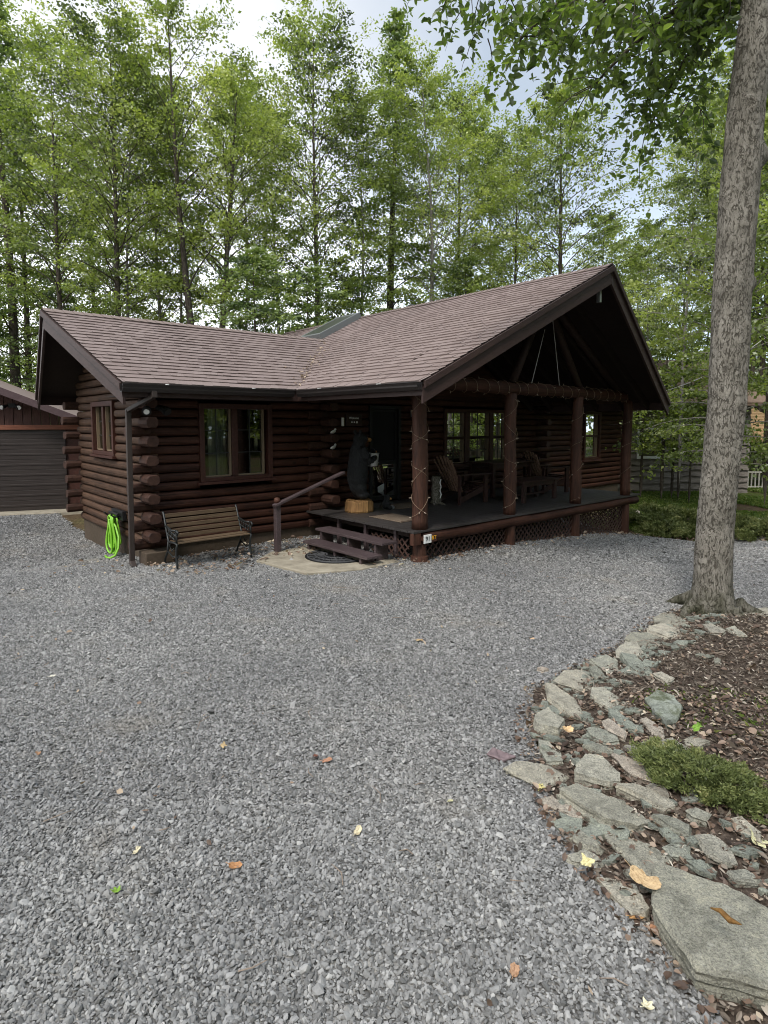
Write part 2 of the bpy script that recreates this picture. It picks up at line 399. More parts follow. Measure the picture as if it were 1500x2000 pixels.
def is_bed(X, Y):
    return bed_d(X, Y) > .04 * np.sin(X * 9) * np.sin(Y * 7 + 1)
def is_gravel(X, Y):
    a, b = ab(X, Y)
    far = np.where(X > 5.2, 13.3 - .33 * (X - 5.9) - .25 * np.sin(X * 2.1), 99)
    lim = (Y < far)
    house = (a > -3.0) & (b > 2.9)
    left = (Y < 14.2 + .35 * (X + 8)) 
    return (~is_bed(X, Y)) & lim & (~house) & left & (X > -14) & (X < 13) & (Y > -5)
gV, gF = grid(-130, 130, -20, 180, 2.5, None, -.012)
gV = np.asarray(gV); r_ = np.hypot(gV[:, 0], gV[:, 1]); gV[:, 2] = np.where(r_ > 30, np.clip(gV[:, 2], -.5, -.05), gV[:, 2] - .03)
gV[:, 2] -= np.where((np.abs(gV[:, 0]) < 14.5) & (gV[:, 1] > -3) & (gV[:, 1] < 17.5), .45, 0)
o = link('ground', np_mesh('ground', gV, gF, M['floor'], smooth=True)); tag(o, kind='structure')
V, F = grid(-16, 16, -4, 19, .25, lambda x, y: ~((np.abs(x) < 13) & (y < -3)), -.055)
o = link('forest_floor', np_mesh('forest_floor', V, F, M['floor'], smooth=True)); tag(o, kind='structure')
V, F = grid(-14, 13, -4, 16, .1, is_gravel, .0)
o = link('gravel_driveway', np_mesh('gravel_driveway', V, F, M['gravel'], smooth=True)); tag(o, kind='structure')
V, F = grid(.5, 9, .2, 8, .06, is_bed, .003)
o = link('planting_bed', np_mesh('planting_bed', V, F, M['soil'], smooth=True)); tag(o, kind='structure')

# real stones on the driveway
ICO = None
def chip_protos(nv):
    out = []
    for s_ in range(14):
        r = np.random.default_rng(100 + s_)
        if nv == 12:
            ph = (1 + 5 ** .5) / 2
            P = np.array([(-1, ph, 0), (1, ph, 0), (-1, -ph, 0), (1, -ph, 0), (0, -1, ph), (0, 1, ph), (0, -1, -ph), (0, 1, -ph), (ph, 0, -1), (ph, 0, 1), (-ph, 0, -1), (-ph, 0, 1)], float)
            P /= np.linalg.norm(P[0])
            Fc = np.array([(0, 11, 5), (0, 5, 1), (0, 1, 7), (0, 7, 10), (0, 10, 11), (1, 5, 9), (5, 11, 4), (11, 10, 2), (10, 7, 6), (7, 1, 8), (3, 9, 4), (3, 4, 2), (3, 2, 6), (3, 6, 8), (3, 8, 9), (4, 9, 5), (2, 4, 11), (6, 2, 10), (8, 6, 7), (9, 8, 1)])
        else:
            P = np.array([(1, 0, 0), (-1, 0, 0), (0, 1, 0), (0, -1, 0), (0, 0, 1), (0, 0, -1)], float)
            Fc = np.array([(0, 2, 4), (2, 1, 4), (1, 3, 4), (3, 0, 4), (2, 0, 5), (1, 2, 5), (3, 1, 5), (0, 3, 5)])
        P = P * (1 + r.uniform(-.28, .28, (len(P), 1))) + r.uniform(-.15, .15, P.shape)
        P = P * np.array([1.0, r.uniform(.6, .9), r.uniform(.42, .7)])
        out.append((P, Fc))
    return out
def scatter_chips(n, xr, yr, size, keep, nv, up=.4):
    pr = chip_protos(nv); P0 = np.stack([p[0] for p in pr]); Fc = pr[0][1]
    area = (xr[1] - xr[0]) * (yr[1] - yr[0]); st = (area / n) ** .5
    xs = np.arange(xr[0], xr[1], st); ys = np.arange(yr[0], yr[1], st)
    X, Y = np.meshgrid(xs, ys); X = X.ravel() + rng.uniform(-.6, .6, X.size) * st; Y = Y.ravel() + rng.uniform(-.6, .6, Y.size) * st
    k = keep(X, Y); X = X[k]; Y = Y[k]; N = len(X)
    s = rng.lognormal(0, .28, N) * size * .5
    a = rng.uniform(0, 2 * np.pi, N); tx = rng.normal(0, .38, N); ty = rng.normal(0, .38, N)
    ca, sa = np.cos(a), np.sin(a)
    P = P0[rng.integers(0, len(P0), N)] * s[:, None, None]
    x = P[:, :, 0] * ca[:, None] - P[:, :, 1] * sa[:, None]; y = P[:, :, 0] * sa[:, None] + P[:, :, 1] * ca[:, None]
    z = P[:, :, 2] + x * tx[:, None] + y * ty[:, None]
    Z = H(X, Y) + s * up * rng.uniform(.4, 1.5, N)
    V = np.stack([x + X[:, None], y + Y[:, None], z + Z[:, None]], 2).reshape(-1, 3)
    F = (Fc[None] + (np.arange(N) * P.shape[1])[:, None, None]).reshape(-1, 3)
    tint = np.repeat(np.clip(rng.beta(2.1, 2.6, N), 0, 1), len(Fc))
    return V, F, tint
def fr(m):
    return lambda X, Y: is_gravel(X, Y) & (np.abs(X) < .66 * Y + m)
parts = []
def gk(y0, y1, m=2.2): 
    f = fr(m); return lambda X, Y: f(X, Y) & (Y >= y0) & (Y < y1) & ~((ab(X, Y)[0] > 0) & (ab(X, Y)[0] < 6.7) & (ab(X, Y)[1] > .05))
for (y0, y1, dens, size, nv) in ((1.2, 3.2, 6800, .0185, 12), (3.2, 5.4, 5000, .0205, 6), (5.4, 9.0, 4200, .0215, 6), (9.0, 15.5, 1600, .030, 6)):
    x = .66 * y1 + 2.3
    parts.append(scatter_chips(int(dens * 2 * x * (y1 - y0)), (-x, x), (y0, y1), size, gk(y0, y1), nv))
off = 0; Vs, Fs, Ts = [], [], []
for V, F, t_ in parts: Vs.append(V); Fs.append(F + off); Ts.append(t_); off += len(V)
o = link('gravel', np_mesh('gravel', np.concatenate(Vs), np.concatenate(Fs), M['stones'], {'tint': np.concatenate(Ts)})); tag(o, kind='stuff')
o['label'] = 'loose blue grey crushed stone covering the whole driveway'; o['category'] = 'gravel'

# ------------------------------------------------------------------ the log cabin
cabin = empty('log_cabin', 'dark red-brown log cabin with mauve shingle roof and a gabled front porch', 'cabin', HO, TH)
BW = 2.78; AL = -3.10; AR = 11.70; BB = 6.55; Z0 = .20; CHT = .1445; NC = 17
ZE = 2.708; ZR = 4.745; ZM = 4.012; AC = 3.07; AG = -.808; AGR = 6.62; ZER = 2.613; BE = 2.134; BM = 4.786
SM = (ZM - ZE) / (BM - BE); SL = (ZR - ZE) / (AC - AG); SR = (ZR - ZER) / (AGR - AC)
PROF = [(-.13, .002), (-.004, .007), (.026, .014), (.043, .034), (.050, .066), (.047, .104), (.031, .128), (-.004, .138), (-.13, .1435)]
def log_piece(mb, f, s0, s1, z, jit=.005, scale=1.0, endcap=0.0):
    """one squared-back log: f(s, d, z) maps along / outward / up"""
    n = max(2, int((s1 - s0) / .4) + 1); vs = []; m = len(PROF)
    w1, w2 = random.uniform(0, 9), random.uniform(0, 9)
    for i in range(n + 1):
        s = s0 + (s1 - s0) * i / n
        dd = jit * (math.sin(s * 2.3 + w1) + .6 * math.sin(s * 6.1 + w2)); dz = jit * .8 * math.sin(s * 1.9 + w2)
        for d, zz in PROF:
            vs.append(f(s, (d * scale + dd if d > -.1 else d), z + zz * CHT / .1445 + (dz if d > -.1 else 0)))
    fs = [(i * m + k, i * m + k + 1, (i + 1) * m + k + 1, (i + 1) * m + k) for i in range(n) for k in range(m - 1)]
    fs += [tuple(range(m)), tuple(range((n + 1) * m - 1, n * m - 1, -1))]
    mb.add(vs, fs)
def cut(s0, s1, holes, z):
    segs = [(s0, s1)]
    for h0, h1, y0, y1 in holes:
        if z + CHT * .8 > y0 and z + CHT * .2 < y1:
            segs = [q for a, b in segs for q in ((a, min(b, h0)), (max(a, h1), b)) if q[1] - q[0] > .03]
    return segs
fF = lambda s, d, z: (s, BW - d, z)
fL = lambda s, d, z: (AL - d, s, z)
fB = lambda s, d, z: (s, BB + d, z)
fR = lambda s, d, z: (AR + d, s, z)
W1 = (-2.31, -.97, 1.18, 2.46); DR = (1.26, 2.12, .47, 2.49); PW = (3.45, 5.86, 1.12, 2.46); RW = (9.41, 10.36, 1.04, 2.47)
LW = (4.22, 5.47, 1.57, 2.52)
wall = MB()
for k in range(NC):
    z = Z0 + k * CHT
    for a, b in cut(AL - .02, AR, [W1, DR, PW, RW], z): log_piece(wall, fF, a, b, z)
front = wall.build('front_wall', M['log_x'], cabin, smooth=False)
wall = MB(); g = 0
for k in range(0, 26):
    z = Z0 + k * CHT
    lo, hi = BW - .03, BB + .03
    zt = z + CHT
    if zt > 2.72:
        inset = (zt + .16 - (ZE + (BW - BE) * SM)) / SM
        lo = max(lo, BW + inset); hi = min(hi, 2 * BM - (BW + inset))
        hi = min(hi, BB + .03)
    if hi - lo < .15: break
    for a, b in cut(lo, hi, [LW], z): log_piece(wall, fL, a, b, z)
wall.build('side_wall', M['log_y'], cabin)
wall = MB()
for k in range(NC):
    z = Z0 + k * CHT
    log_piece(wall, fB, AL - .02, AR, z)
    log_piece(wall, fR, BW, BB, z)
# boarded gables inside the porch roof and at the far end
wall.add([(AG + .1, BW + .02, 2.6), (AGR - .1, BW + .02, 2.6), (AC, BW + .02, 4.55)], [(0, 1, 2)])
wall.add([(AR, BW, 2.6), (AR, BB, 2.6), (AR, BM, 3.85)], [(0, 1, 2)])
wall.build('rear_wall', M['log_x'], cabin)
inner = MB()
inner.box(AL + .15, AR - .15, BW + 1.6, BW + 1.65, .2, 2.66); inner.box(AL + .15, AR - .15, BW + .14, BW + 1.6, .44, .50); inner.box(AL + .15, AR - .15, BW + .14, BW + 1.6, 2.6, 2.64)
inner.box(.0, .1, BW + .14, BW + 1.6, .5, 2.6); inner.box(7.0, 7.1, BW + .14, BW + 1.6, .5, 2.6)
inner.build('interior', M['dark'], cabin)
# log ends
def stub(mb, p, d, ln, wd=.19, ht=.15):
    """a round-shouldered log end sticking out of p along d"""
    p = Vector(p); d = Vector(d); sd = d.cross(Vector((0, 0, 1)))
    ln *= random.uniform(.88, 1.08)
    ring = [(-.5, -.22), (-.3, -.5), (.3, -.5), (.5, -.2), (.5, .2), (.3, .5), (-.3, .5), (-.5, .22)]
    jx = [random.uniform(.94, 1.06) for _ in ring]; tl = random.uniform(-.02, .02)
    vs = []
    for t, sc in ((0, 1), (ln * .8, 1.0), (ln * .97, .985), (ln, .93)):
        for (x, y), j in zip(ring, jx): vs.append(p + d * (t + tl * x) + sd * x * wd * sc * j + Vector((0, 0, y * ht * sc * j)))
    fs = [(i * 8 + k, i * 8 + (k + 1) % 8, (i + 1) * 8 + (k + 1) % 8, (i + 1) * 8 + k) for i in range(3) for k in range(8)] + [tuple(range(24, 32)), tuple(range(7, -1, -1))]
    mb.add(vs, fs)
class Ends:
    def add(s, vs, fs):
        e = MB(); e.add(vs, fs); e.build('log_end', M['log_end'], cabin, bevel=.005)
ends = Ends()
for k in range(NC):
    zc = Z0 + (k + .5) * CHT
    if k % 2 == 0:
        if k < 16: stub(ends, (AL + .02, BW + .03, zc), (-1, 0, 0), .32)
        stub(ends, (-.20, BW - .03, zc), (1, 0, 0), .45, .14, .15)
        stub(ends, (AR - .02, BW + .03, zc), (1, 0, 0), .3)
    else:
        stub(ends, (AL - .06, BW - .02, zc), (0, -1, 0), .34, .19, .155)
        stub(ends, (.17, BW - .02, zc), (0, -1, 0), .36, .20, .155)
        stub(ends, (7.12, BW - .02, zc), (0, -1, 0), .36, .20, .155)
        stub(ends, (AL + .02, BB - .03, zc + .03), (-1, 0, 0), .34)
fd = MB()
fd.box(AL - .02, AR - .05, BW - .0, BW + .2, -.75, Z0 + .01); fd.box(AL - .0, AL + .2, BW + .2, BB, -.6, Z0 + .01)
fd.box(AL + .2, AR - .05, BB - .15, BB, -.75, Z0); fd.box(AR - .25, AR - .05, BW + .2, BB - .15, -.75, Z0)
fd.box(AL - .20, AL + .24, BW - .32, BW - .01, -.3, .19)
foundmat = wood('painted_foundation', (.050, .038, .024), (.085, .062, .044), (2, 2, 2), .9, False, .2)
fd.build('foundation', foundmat, cabin, bevel=.01)

# windows -------------------------------------------------------------
def window(f, u0, u1, z0, z1, panes, name='window', grid_n=(2, 3), curtain=(), trim=.085, flip=1):
    """f(u, out, z) -> cabin coordinates; panes = [(u0,u1,z0,z1)]"""
    def fb(mb, a0, a1, d0, d1, b0, b1, mi=0):
        mb.hexa([f(a0, d0, b0), f(a1, d0, b0), f(a1, d1, b0), f(a0, d1, b0), f(a0, d0, b1), f(a1, d0, b1), f(a1, d1, b1), f(a0, d1, b1)], mi)
    w = MB()
    fb(w, u0, u0 + trim, -.12, .085, z0, z1); fb(w, u1 - trim, u1, -.12, .085, z0, z1)
    fb(w, u0 + trim, u1 - trim, -.12, .083, z1 - trim, z1); fb(w, u0 + trim, u1 - trim, -.12, .083, z0, z0 + trim * .8)
    ps = sorted(panes)
    for p, q in zip(ps, ps[1:]):
        if q[0] > p[1] + .01: fb(w, p[1] + .012, q[0] - .012, -.1, .06, z0 + trim * .8, z1 - trim)
        elif q[2] > p[3]: fb(w, u0 + trim, u1 - trim, -.1, .05, p[3], q[2])
    wo = w.build(name, M['trim'], cabin, bevel=.006)
    s = MB(); fb(s, u0 - .05, u1 + .05, .03, .12, z0 - .045, z0 - .002); s.build('sill', M['trim'], wo, bevel=.006)
    for (a0, a1, b0, b1) in panes:
        g_ = MB(); fb(g_, a0, a1, -.035, -.028, b0, b1); g_.build('pane', M['glass'], wo)
        l = MB()
        fb(l, a1 - .014, a1 + .012, -.03, .02, b0, b1); fb(l, a0 - .012, a0 + .006, -.03, .015, b0, b1); fb(l, a0, a1, -.03, .018, b0 - .014, b0 + .008)
        l.build('sash_liner', M['liner'], wo)
        mt = MB()
        for i in range(1, grid_n[0]): u = a0 + (a1 - a0) * i / grid_n[0]; fb(mt, u - .007, u + .007, -.026, -.018, b0, b1)
        for i in range(1, grid_n[1]): z = b0 + (b1 - b0) * i / grid_n[1]; fb(mt, a0, a1, -.025, -.017, z - .007, z + .007)
        if len(mt.v): mt.build('muntin', M['iron'], wo)
    for (a0, a1, b0, b1) in curtain:
        c = MB(); n = int((a1 - a0) / .012); vs = []
        for i in range(n + 1):
            u = a0 + (a1 - a0) * i / n; d = -.20 + .028 * math.sin(u * 55) + .012 * math.sin(u * 131)
            vs += [f(u, d, b0), f(a0 + (u - a0) * (.95), d * 1.0, b1)]
        c.add(vs, [(2 * i, 2 * i + 2, 2 * i + 3, 2 * i + 1) for i in range(n)]); c.build('curtain', M['curtain'], wo, smooth=True)
    return wo
window(fF, *W1, [(-2.215, -1.745, 1.265, 2.40), (-1.615, -1.115, 1.265, 2.40)], curtain=[(-2.05, -1.72, 1.2, 2.45), (-1.62, -1.5, 1.2, 2.45)])
window(fL, *LW, [(4.33, 4.79, 1.66, 2.43), (4.91, 5.36, 1.66, 2.43)], grid_n=(1, 3), curtain=[(4.3, 5.4, 1.6, 2.45)])
window(fF, *PW, [(3.55, 4.17, 1.22, 1.76), (3.55, 4.17, 1.82, 2.40), (4.36, 5.08, 1.22, 1.76), (4.36, 5.08, 1.82, 2.40), (5.24, 5.76, 1.22, 1.76), (5.24, 5.76, 1.82, 2.40)], grid_n=(2, 2))
window(fF, *RW, [(9.53, 10.24, 1.13, 1.72), (9.53, 10.24, 1.77, 2.38)], grid_n=(1, 1))
# storm door
d = MB()
fb_ = lambda mb, a0, a1, o0, o1, z0, z1, mi=0: mb.hexa([fF(a0, o0, z0), fF(a1, o0, z0), fF(a1, o1, z0), fF(a0, o1, z0), fF(a0, o0, z1), fF(a1, o0, z1), fF(a1, o1, z1), fF(a0, o1, z1)], mi)
fb_(d, 1.26, 1.33, -.1, .085, .51, 2.49); fb_(d, 2.05, 2.12, -.1, .085, .51, 2.49); fb_(d, 1.33, 2.05, -.1, .083, 2.42, 2.49)
fb_(d, 1.335, 1.375, -.03, .03, .55, 2.415); fb_(d, 2.005, 2.045, -.03, .03, .55, 2.415); fb_(d, 1.375, 2.005, -.03, .03, 2.37, 2.415)
fb_(d, 1.375, 2.005, -.03, .032, 1.28, 1.36); fb_(d, 1.375, 2.005, -.03, .03, .55, .63)
door = d.build('storm_door', M['black'], cabin, bevel=.005)
g = MB(); fb_(g, 1.375, 2.005, -.01, -.002, .63, 1.28); g.build('pane', M['glass'], door)
g = MB(); fb_(g, 1.375, 2.005, -.012, -.004, 1.36, 2.37); g.build('screen', mat('insect_screen', (.012, .012, .012), .9), door)
g = MB(); g.tube([fF(1.40, .03, 1.33), fF(1.40, .08, 1.33), fF(1.46, .09, 1.33), fF(1.50, .08, 1.33)], .009); g.build('handle', M['steel'], door, smooth=True)

# roofs ---------------------------------------------------------------
def slope(name, L, Rr, n, thick=.05):
    """L(t), Rr(t): left and right ends of a course line at height fraction t, cabin coordinates"""
    p = Vector(L(0)); nrm = (Vector(Rr(0)) - p).cross(Vector(L(1)) - p).normalized()
    if nrm.z < 0: nrm = -nrm
    V, F, T = [], [], []; tw = .12
    wob = lambda s: .004 * math.sin(s * 1.1 + n) + .002 * math.sin(s * 2.7)
    for k in range(n):
        t0, t1 = k / n - (.012 if k == 0 else 0), (k + 1) / n
        l0, r0, l1, r1 = (Vector(q) for q in (L(t0), Rr(t0), L(t1), Rr(t1)))
        ln = (r0 - l0).length; s = -random.uniform(0, tw); base = random.gauss(.5, .018)
        while s < ln:
            w = tw * random.uniform(.7, 1.5); u0, u1 = max(0, s) / ln, min(ln, s + w) / ln; s += w
            if u1 - u0 < 1e-4: continue
            up = .016 + random.choice((0, .006)) + random.uniform(-.001, .001); dz = wob(s)
            a = l0.lerp(r0, u0) + nrm * (up + dz); b = l0.lerp(r0, u1) + nrm * (up + dz)
            c = l1.lerp(r1, u1) + nrm * (.004 + dz); d_ = l1.lerp(r1, u0) + nrm * (.004 + dz)
            dn = nrm * (up + .004); i = len(V); tt = base + random.gauss(0, .065)
            V += [a, b, c, d_, a - dn, b - dn]; F += [(i, i + 1, i + 2, i + 3), (i + 4, i + 5, i + 1, i)]; T += [tt, tt]
    # roof deck under the shingles
    q = [Vector(L(0)), Vector(Rr(0)), Vector(Rr(1)), Vector(L(1))]; i = len(V)
    V += q + [x - Vector((0, 0, thick)) for x in q]
    nsh = len(F)
    F += [(i, i + 1, i + 2, i + 3), (i + 7, i + 6, i + 5, i + 4), (i, i + 4, i + 5, i + 1), (i + 1, i + 5, i + 6, i + 2), (i + 2, i + 6, i + 7, i + 3), (i + 3, i + 7, i + 4, i)]; T += [.5] * 6
    return V, F, T, nsh
def roof(name, slopes):
    V, F, T, MI = [], [], [], []
    for v, f, t, ns in slopes:
        o_ = len(V); V += v; F += [tuple(i + o_ for i in x) for x in f]; T += t; MI += [0] * ns + [1] * (len(f) - ns)
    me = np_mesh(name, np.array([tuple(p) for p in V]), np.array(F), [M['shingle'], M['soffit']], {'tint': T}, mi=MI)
    return link(name, me, cabin)
zm = lambda t: ZE + (ZM - ZE) * t
bmf = lambda t: BE + (BM - BE) * t
va = lambda t: AG + (zm(t) - ZE) / SL                   # valley on the left porch slope
vr = lambda t: AGR - (zm(t) - ZER) / SR
LE, LP, RE = -3.67, -4.05, 12.05
lft = lambda t: LE + (LP - LE) * t
main = roof('main_roof', [
    slope('a', lambda t: (lft(t), bmf(t), zm(t)), lambda t: (va(t) + .05, bmf(t), zm(t)), 21),
    slope('b', lambda t: (vr(t) - .05, bmf(t), zm(t)), lambda t: (RE, bmf(t), zm(t)), 21),
    slope('c', lambda t: (lft(t), 2 * BM - bmf(t), zm(t)), lambda t: (RE, 2 * BM - bmf(t), zm(t)), 21)])
cf = lambda t: -.881 - .513 * t
xl = lambda t: AG + (AC - AG) * t
xr = lambda t: AGR + (AC - AGR) * t
zl = lambda t: ZE + (ZR - ZE) * t
zr = lambda t: ZER + (ZR - ZER) * t
porch = roof('porch_roof', [
    slope('d', lambda t: (xl(t), cf(t), zl(t)), lambda t: (xl(t), 9.3, zl(t)), 31),
    slope('e', lambda t: (xr(t), cf(t), zr(t)), lambda t: (xr(t), 9.3, zr(t)), 31)])
def caps(p0, p1, s0, s1, parent, w=.14):
    """ridge cap shingles; s0, s1: falls of the two sides per metre"""
    p0 = Vector(p0); p1 = Vector(p1); n = int((p1 - p0).length / .15); mb = MB()
    d = (p1 - p0).normalized(); sd = Vector((-d.y, d.x, 0)).normalized()
    for i in range(n):
        a = p0.lerp(p1, i / n); b = p0.lerp(p1, (i + 1.15) / n); z0, z1 = .022, .034
        l = sd * w - Vector((0, 0, s0 * w)); r = -sd * w - Vector((0, 0, s1 * w)); up = Vector((0, 0, 1))
        mb.add([a + up * z1, b + up * z0, b + l + up * z0, a + l + up * z1, b + r + up * z0, a + r + up * z1], [(0, 1, 2, 3), (1, 0, 5, 4)])
    mb.build('ridge_caps', M['ridge'], parent)
caps((LP, BM, ZM), (va(1) + .1, BM, ZM), SM, SM, main)
caps((AC, -1.394, ZR), (AC, 9.3, ZR), SL, SR, porch)
# bargeboards
def barge(p0, p1, outw, parent):
    o_ = Vector(outw); mb = MB(); p0 = Vector(p0); p1 = Vector(p1)
    mb.bar(p0 + o_ * .012 + Vector((0, 0, -.012)), p1 + o_ * .012 + Vector((0, 0, -.012)), .035, .095, 0, True)
    mb.bar(p0 - o_ * .03 + Vector((0, 0, -.095)), p1 - o_ * .03 + Vector((0, 0, -.095)), .04, .215, 0, True)
    mb.build('bargeboard', M['fascia'], parent, bevel=.004)
barge((LE, BE, ZE), (LP, BM, ZM), (-1, 0, 0), main); barge((LE, 2 * BM - BE, ZE), (LP, BM, ZM), (-1, 0, 0), main)
barge((AG, -.881, ZE), (AC, -1.394, ZR), (0, -1, 0), porch); barge((AGR, -.881, ZER), (AC, -1.394, ZR), (0, -1, 0), porch)
# fascia + gutters
def gutter(p0, p1, out, parent, name='gutter'):
    p0, p1, out = Vector(p0), Vector(p1), Vector(out); d = (p1 - p0)
    prof = [(0.0, -.005), (.0, -.115), (.075, -.115), (.10, -.07), (.105, -.012), (.118, -.004), (.118, -.012), (.112, -.02), (.094, -.07), (.07, -.108), (.008, -.108), (.008, -.005)]
    n = len(prof); vs = [p + out * x + Vector((0, 0, z)) for p in (p0, p1) for x, z in prof]
    mb = MB(); mb.add(vs, [(i, (i + 1) % n, n + (i + 1) % n, n + i) for i in range(n)] + [tuple(range(n)), tuple(range(2 * n - 1, n - 1, -1))])
    g_ = mb.build(name, M['gutter'], parent)
    L_ = d.length; k = int(L_ / 1.35)
    for i in range(k):
        h = MB(); q = p0 + d * ((i + .45) / k); h.bar(q + out * .06 + Vector((0, 0, .004)), q + out * .118 + Vector((0, 0, -.002)), .03, .012); h.build('hanger', M['white'], g_)
    return g_
gutter((LE - .02, BE - .0, ZE - .02), (AG - .118, BE, ZE - .02), (0, -1, 0), main)
gutter((AG, BE - .118, ZE - .02), (AG, -.86, ZE - .02), (-1, 0, 0), porch)
gutter((AGR, BE - .118, ZER - .02), (AGR, -.86, ZER - .02), (1, 0, 0), porch)
fa = MB(); fa.box(LE, AG, BE, BE + .03, ZE - .2, ZE - .03); fa.box(AG, AG + .03, -.86, BE, ZE - .2, ZE - .03); fa.box(AGR - .03, AGR, -.86, BE, ZER - .2, ZER - .03)
fa.box(AGR, RE, BE, BE + .03, ZE - .2, ZE - .03); fa.box(LE, RE, 2 * BM - BE - .03, 2 * BM - BE, ZE - .2, ZE - .03)
fa.build('fascia', M['fascia'], main)
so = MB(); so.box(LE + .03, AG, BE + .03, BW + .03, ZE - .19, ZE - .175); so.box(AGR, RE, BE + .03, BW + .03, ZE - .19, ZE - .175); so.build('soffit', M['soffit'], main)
dn = MB()
dn.bar((-3.25, BE - .06, 2.60), (-3.25, BE - .06, 2.50), .08, .06); dn.bar((-3.25, BE - .06, 2.52), (-3.44, 2.58, 2.33), .075, .06); dn.bar((-3.44, 2.60, 2.35), (-3.44, 2.66, .02), .075, .06)
dn.bar((-3.44, 2.66, .06), (-3.46, 2.5, .0), .075, .06)
dn.build('downspout', M['downspout'], main, bevel=.008)
# skylight + vent
sk = MB(); nl = Vector((-SL, 0, 1)).normalized()
def sp(a, b, h): return Vector((a, b, ZE + (a - AG) * SL)) + nl * h
def sbox(mb, a0, a1, b0, b1, h0, h1, mi=0): mb.hexa([sp(a0, b0, h0), sp(a1, b0, h0), sp(a1, b1, h0), sp(a0, b1, h0), sp(a0, b0, h1), sp(a1, b0, h1), sp(a1, b1, h1), sp(a0, b1, h1)], mi)
sbox(sk, 1.80, 3.02, 5.10, 5.18, 0, .15); sbox(sk, 1.80, 3.02, 5.92, 6.0, 0, .15); sbox(sk, 1.80, 1.88, 5.18, 5.92, 0, .15); sbox(sk, 2.94, 3.02, 5.18, 5.92, 0, .15)
sko = sk.build('skylight', mat('skylight_frame', (.13, .14, .14), .4, .5), porch, bevel=.006)
g = MB(); sbox(g, 1.88, 2.94, 5.18, 5.92, .14, .148); g.build('pane', M['skyglass'], sko)
vp = MB(); vp.lathe([(.05, -.3), (.05, .08), (.10, .085), (.115, .12), (.06, .165), (.02, .17)], (3.3, 3.62, ZR - .05), 16); vp.build('vent_pipe', M['pipe'], porch, smooth=True)

# porch ---------------------------------------------------------------
ZD = .511
dk = MB(); y = -.12
while y < BW - .06:
    w = .138; x1 = 7.05 + random.uniform(-.004, .004)
    dk.box(-.24 + random.uniform(-.004, .004), x1, y, y + w, ZD - .036, ZD - random.uniform(0, .002)); y += w + .006
deck = dk.build('porch_deck', M['deck'], cabin, bevel=.003)
rm = MB(); pts = [(x, -.05 + .008 * math.sin(x * 2.2), ZD - .135 + .006 * math.sin(x * 3 + 1)) for x in np.linspace(-.02, 6.95, 24)]
rm.tube(pts, [.092 + .006 * math.sin(i * 1.7) for i in range(24)], 14); rm.build('rim_log', M['log_x'], deck, smooth=True)
rj = MB(); rj.box(-.12, -.09, .12, BW - .35, ZD - .13, ZD - .04); rj.build('rim_joist', M['soffit'], deck, bevel=.004)  # joist coloured dark to stand in for the shaded void behind the steps
rj = MB(); rj.box(6.92, 6.98, .1, BW - .3, ZD - .22, ZD - .04); rj.build('rim_joist', M['tread'], deck, bevel=.004)
rj = MB()
rj.prism([(-.24, -.115), (-.08, -.115), (-.08, -.03), (-.24, -.03)], ZD - .22, ZD - .04)
rj.build('corner_block', M['log_z'], deck, bevel=.004)
PX = [0.0, 2.26, 4.45, 6.55]
for i, x in enumerate(PX):
    p = MB(); n = 16; r0 = (.118, .108, .108, .105)[i]
    zs = np.linspace(ZD, 2.66, n)
    p.tube([(x + .012 * math.sin(z * 2 + i), .008 * math.sin(z * 3 + i), z) for z in zs], [r0 * (1.06 - .09 * (z - ZD) / 2.1) + .004 * math.sin(z * 5 + i * 2) for z in zs], 16)
    po = p.build('porch_post', M['log_z'], cabin, smooth=True)
    f_ = MB(); zb = h1(*HW(x, 0).xy) - .1
    f_.tube([(x, .0, zb), (x, .0, ZD - .15)], [.112, .102], 16)
    if i == 0: f_.lathe([(.135, 0), (.142, .05), (.135, .13), (.112, .14)], (x, 0, -.04), 18)
    f_.build('pier', M['log_z'], po, smooth=False)
bm_ = MB(); pts = [(x, .0 + .01 * math.sin(x * 1.4), 2.772 - .007 * x + .008 * math.sin(x * 2.1)) for x in np.linspace(.15, 6.92, 26)]
bm_.tube(pts, [.108 + .006 * math.sin(i * 1.3) + .004 * math.sin(i * 2.9) for i in range(26)], 16)
bm_.build('porch_beam', M['log_x'], cabin, smooth=True)
for a, yv in ((0.0, 1), (6.55, 1)):
    b = MB(); b.tube([(a, .05, 2.66), (a, BW - .02, 2.66)], .09, 12); b.build('side_beam', M['log_y'], cabin, smooth=True)
tr = MB()
for p0, p1, r in (((2.30, .02, 2.84), (2.98, .02, 3.98), .075), ((4.52, .02, 2.84), (3.28, .02, 4.46), .075), ((6.35, .02, 2.72), (3.1, .02, 4.60), .085), ((-.15, .02, 2.98), (3.05, .02, 4.60), .085), ((3.07, -.9, 4.52), (3.07, 2.75, 4.52), .11)):
    tr.tube([p0, p1], r, 12)
tr.build('roof_truss', wood('dark_truss_logs', (.012, .006, .0045), (.035, .017, .011), (2, 2, 2), .7, False), cabin, smooth=True)
rf = MB()
for b in np.arange(-.45, 2.7, .6):
    rf.bar((AG + .05, b, ZE - .13), (AC, b, ZR - .13), .045, .14); rf.bar((AGR - .05, b, ZER - .13), (AC, b, ZR - .13), .045, .14)
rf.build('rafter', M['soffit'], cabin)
cb = MB(); cb.tube([(2.78, -.06, 2.86), (3.16, -.06, 3.86)], .007, 6); cb.tube([(3.68, -.06, 2.86), (3.40, -.06, 4.10)], .007, 6); cb.build('tie_cord', M['cord'], cabin)
ap = MB(); ap.box(3.0, 3.06, -1.22, -1.16, 4.16, 4.36); ap.build('apex_light', M['steel'], cabin)
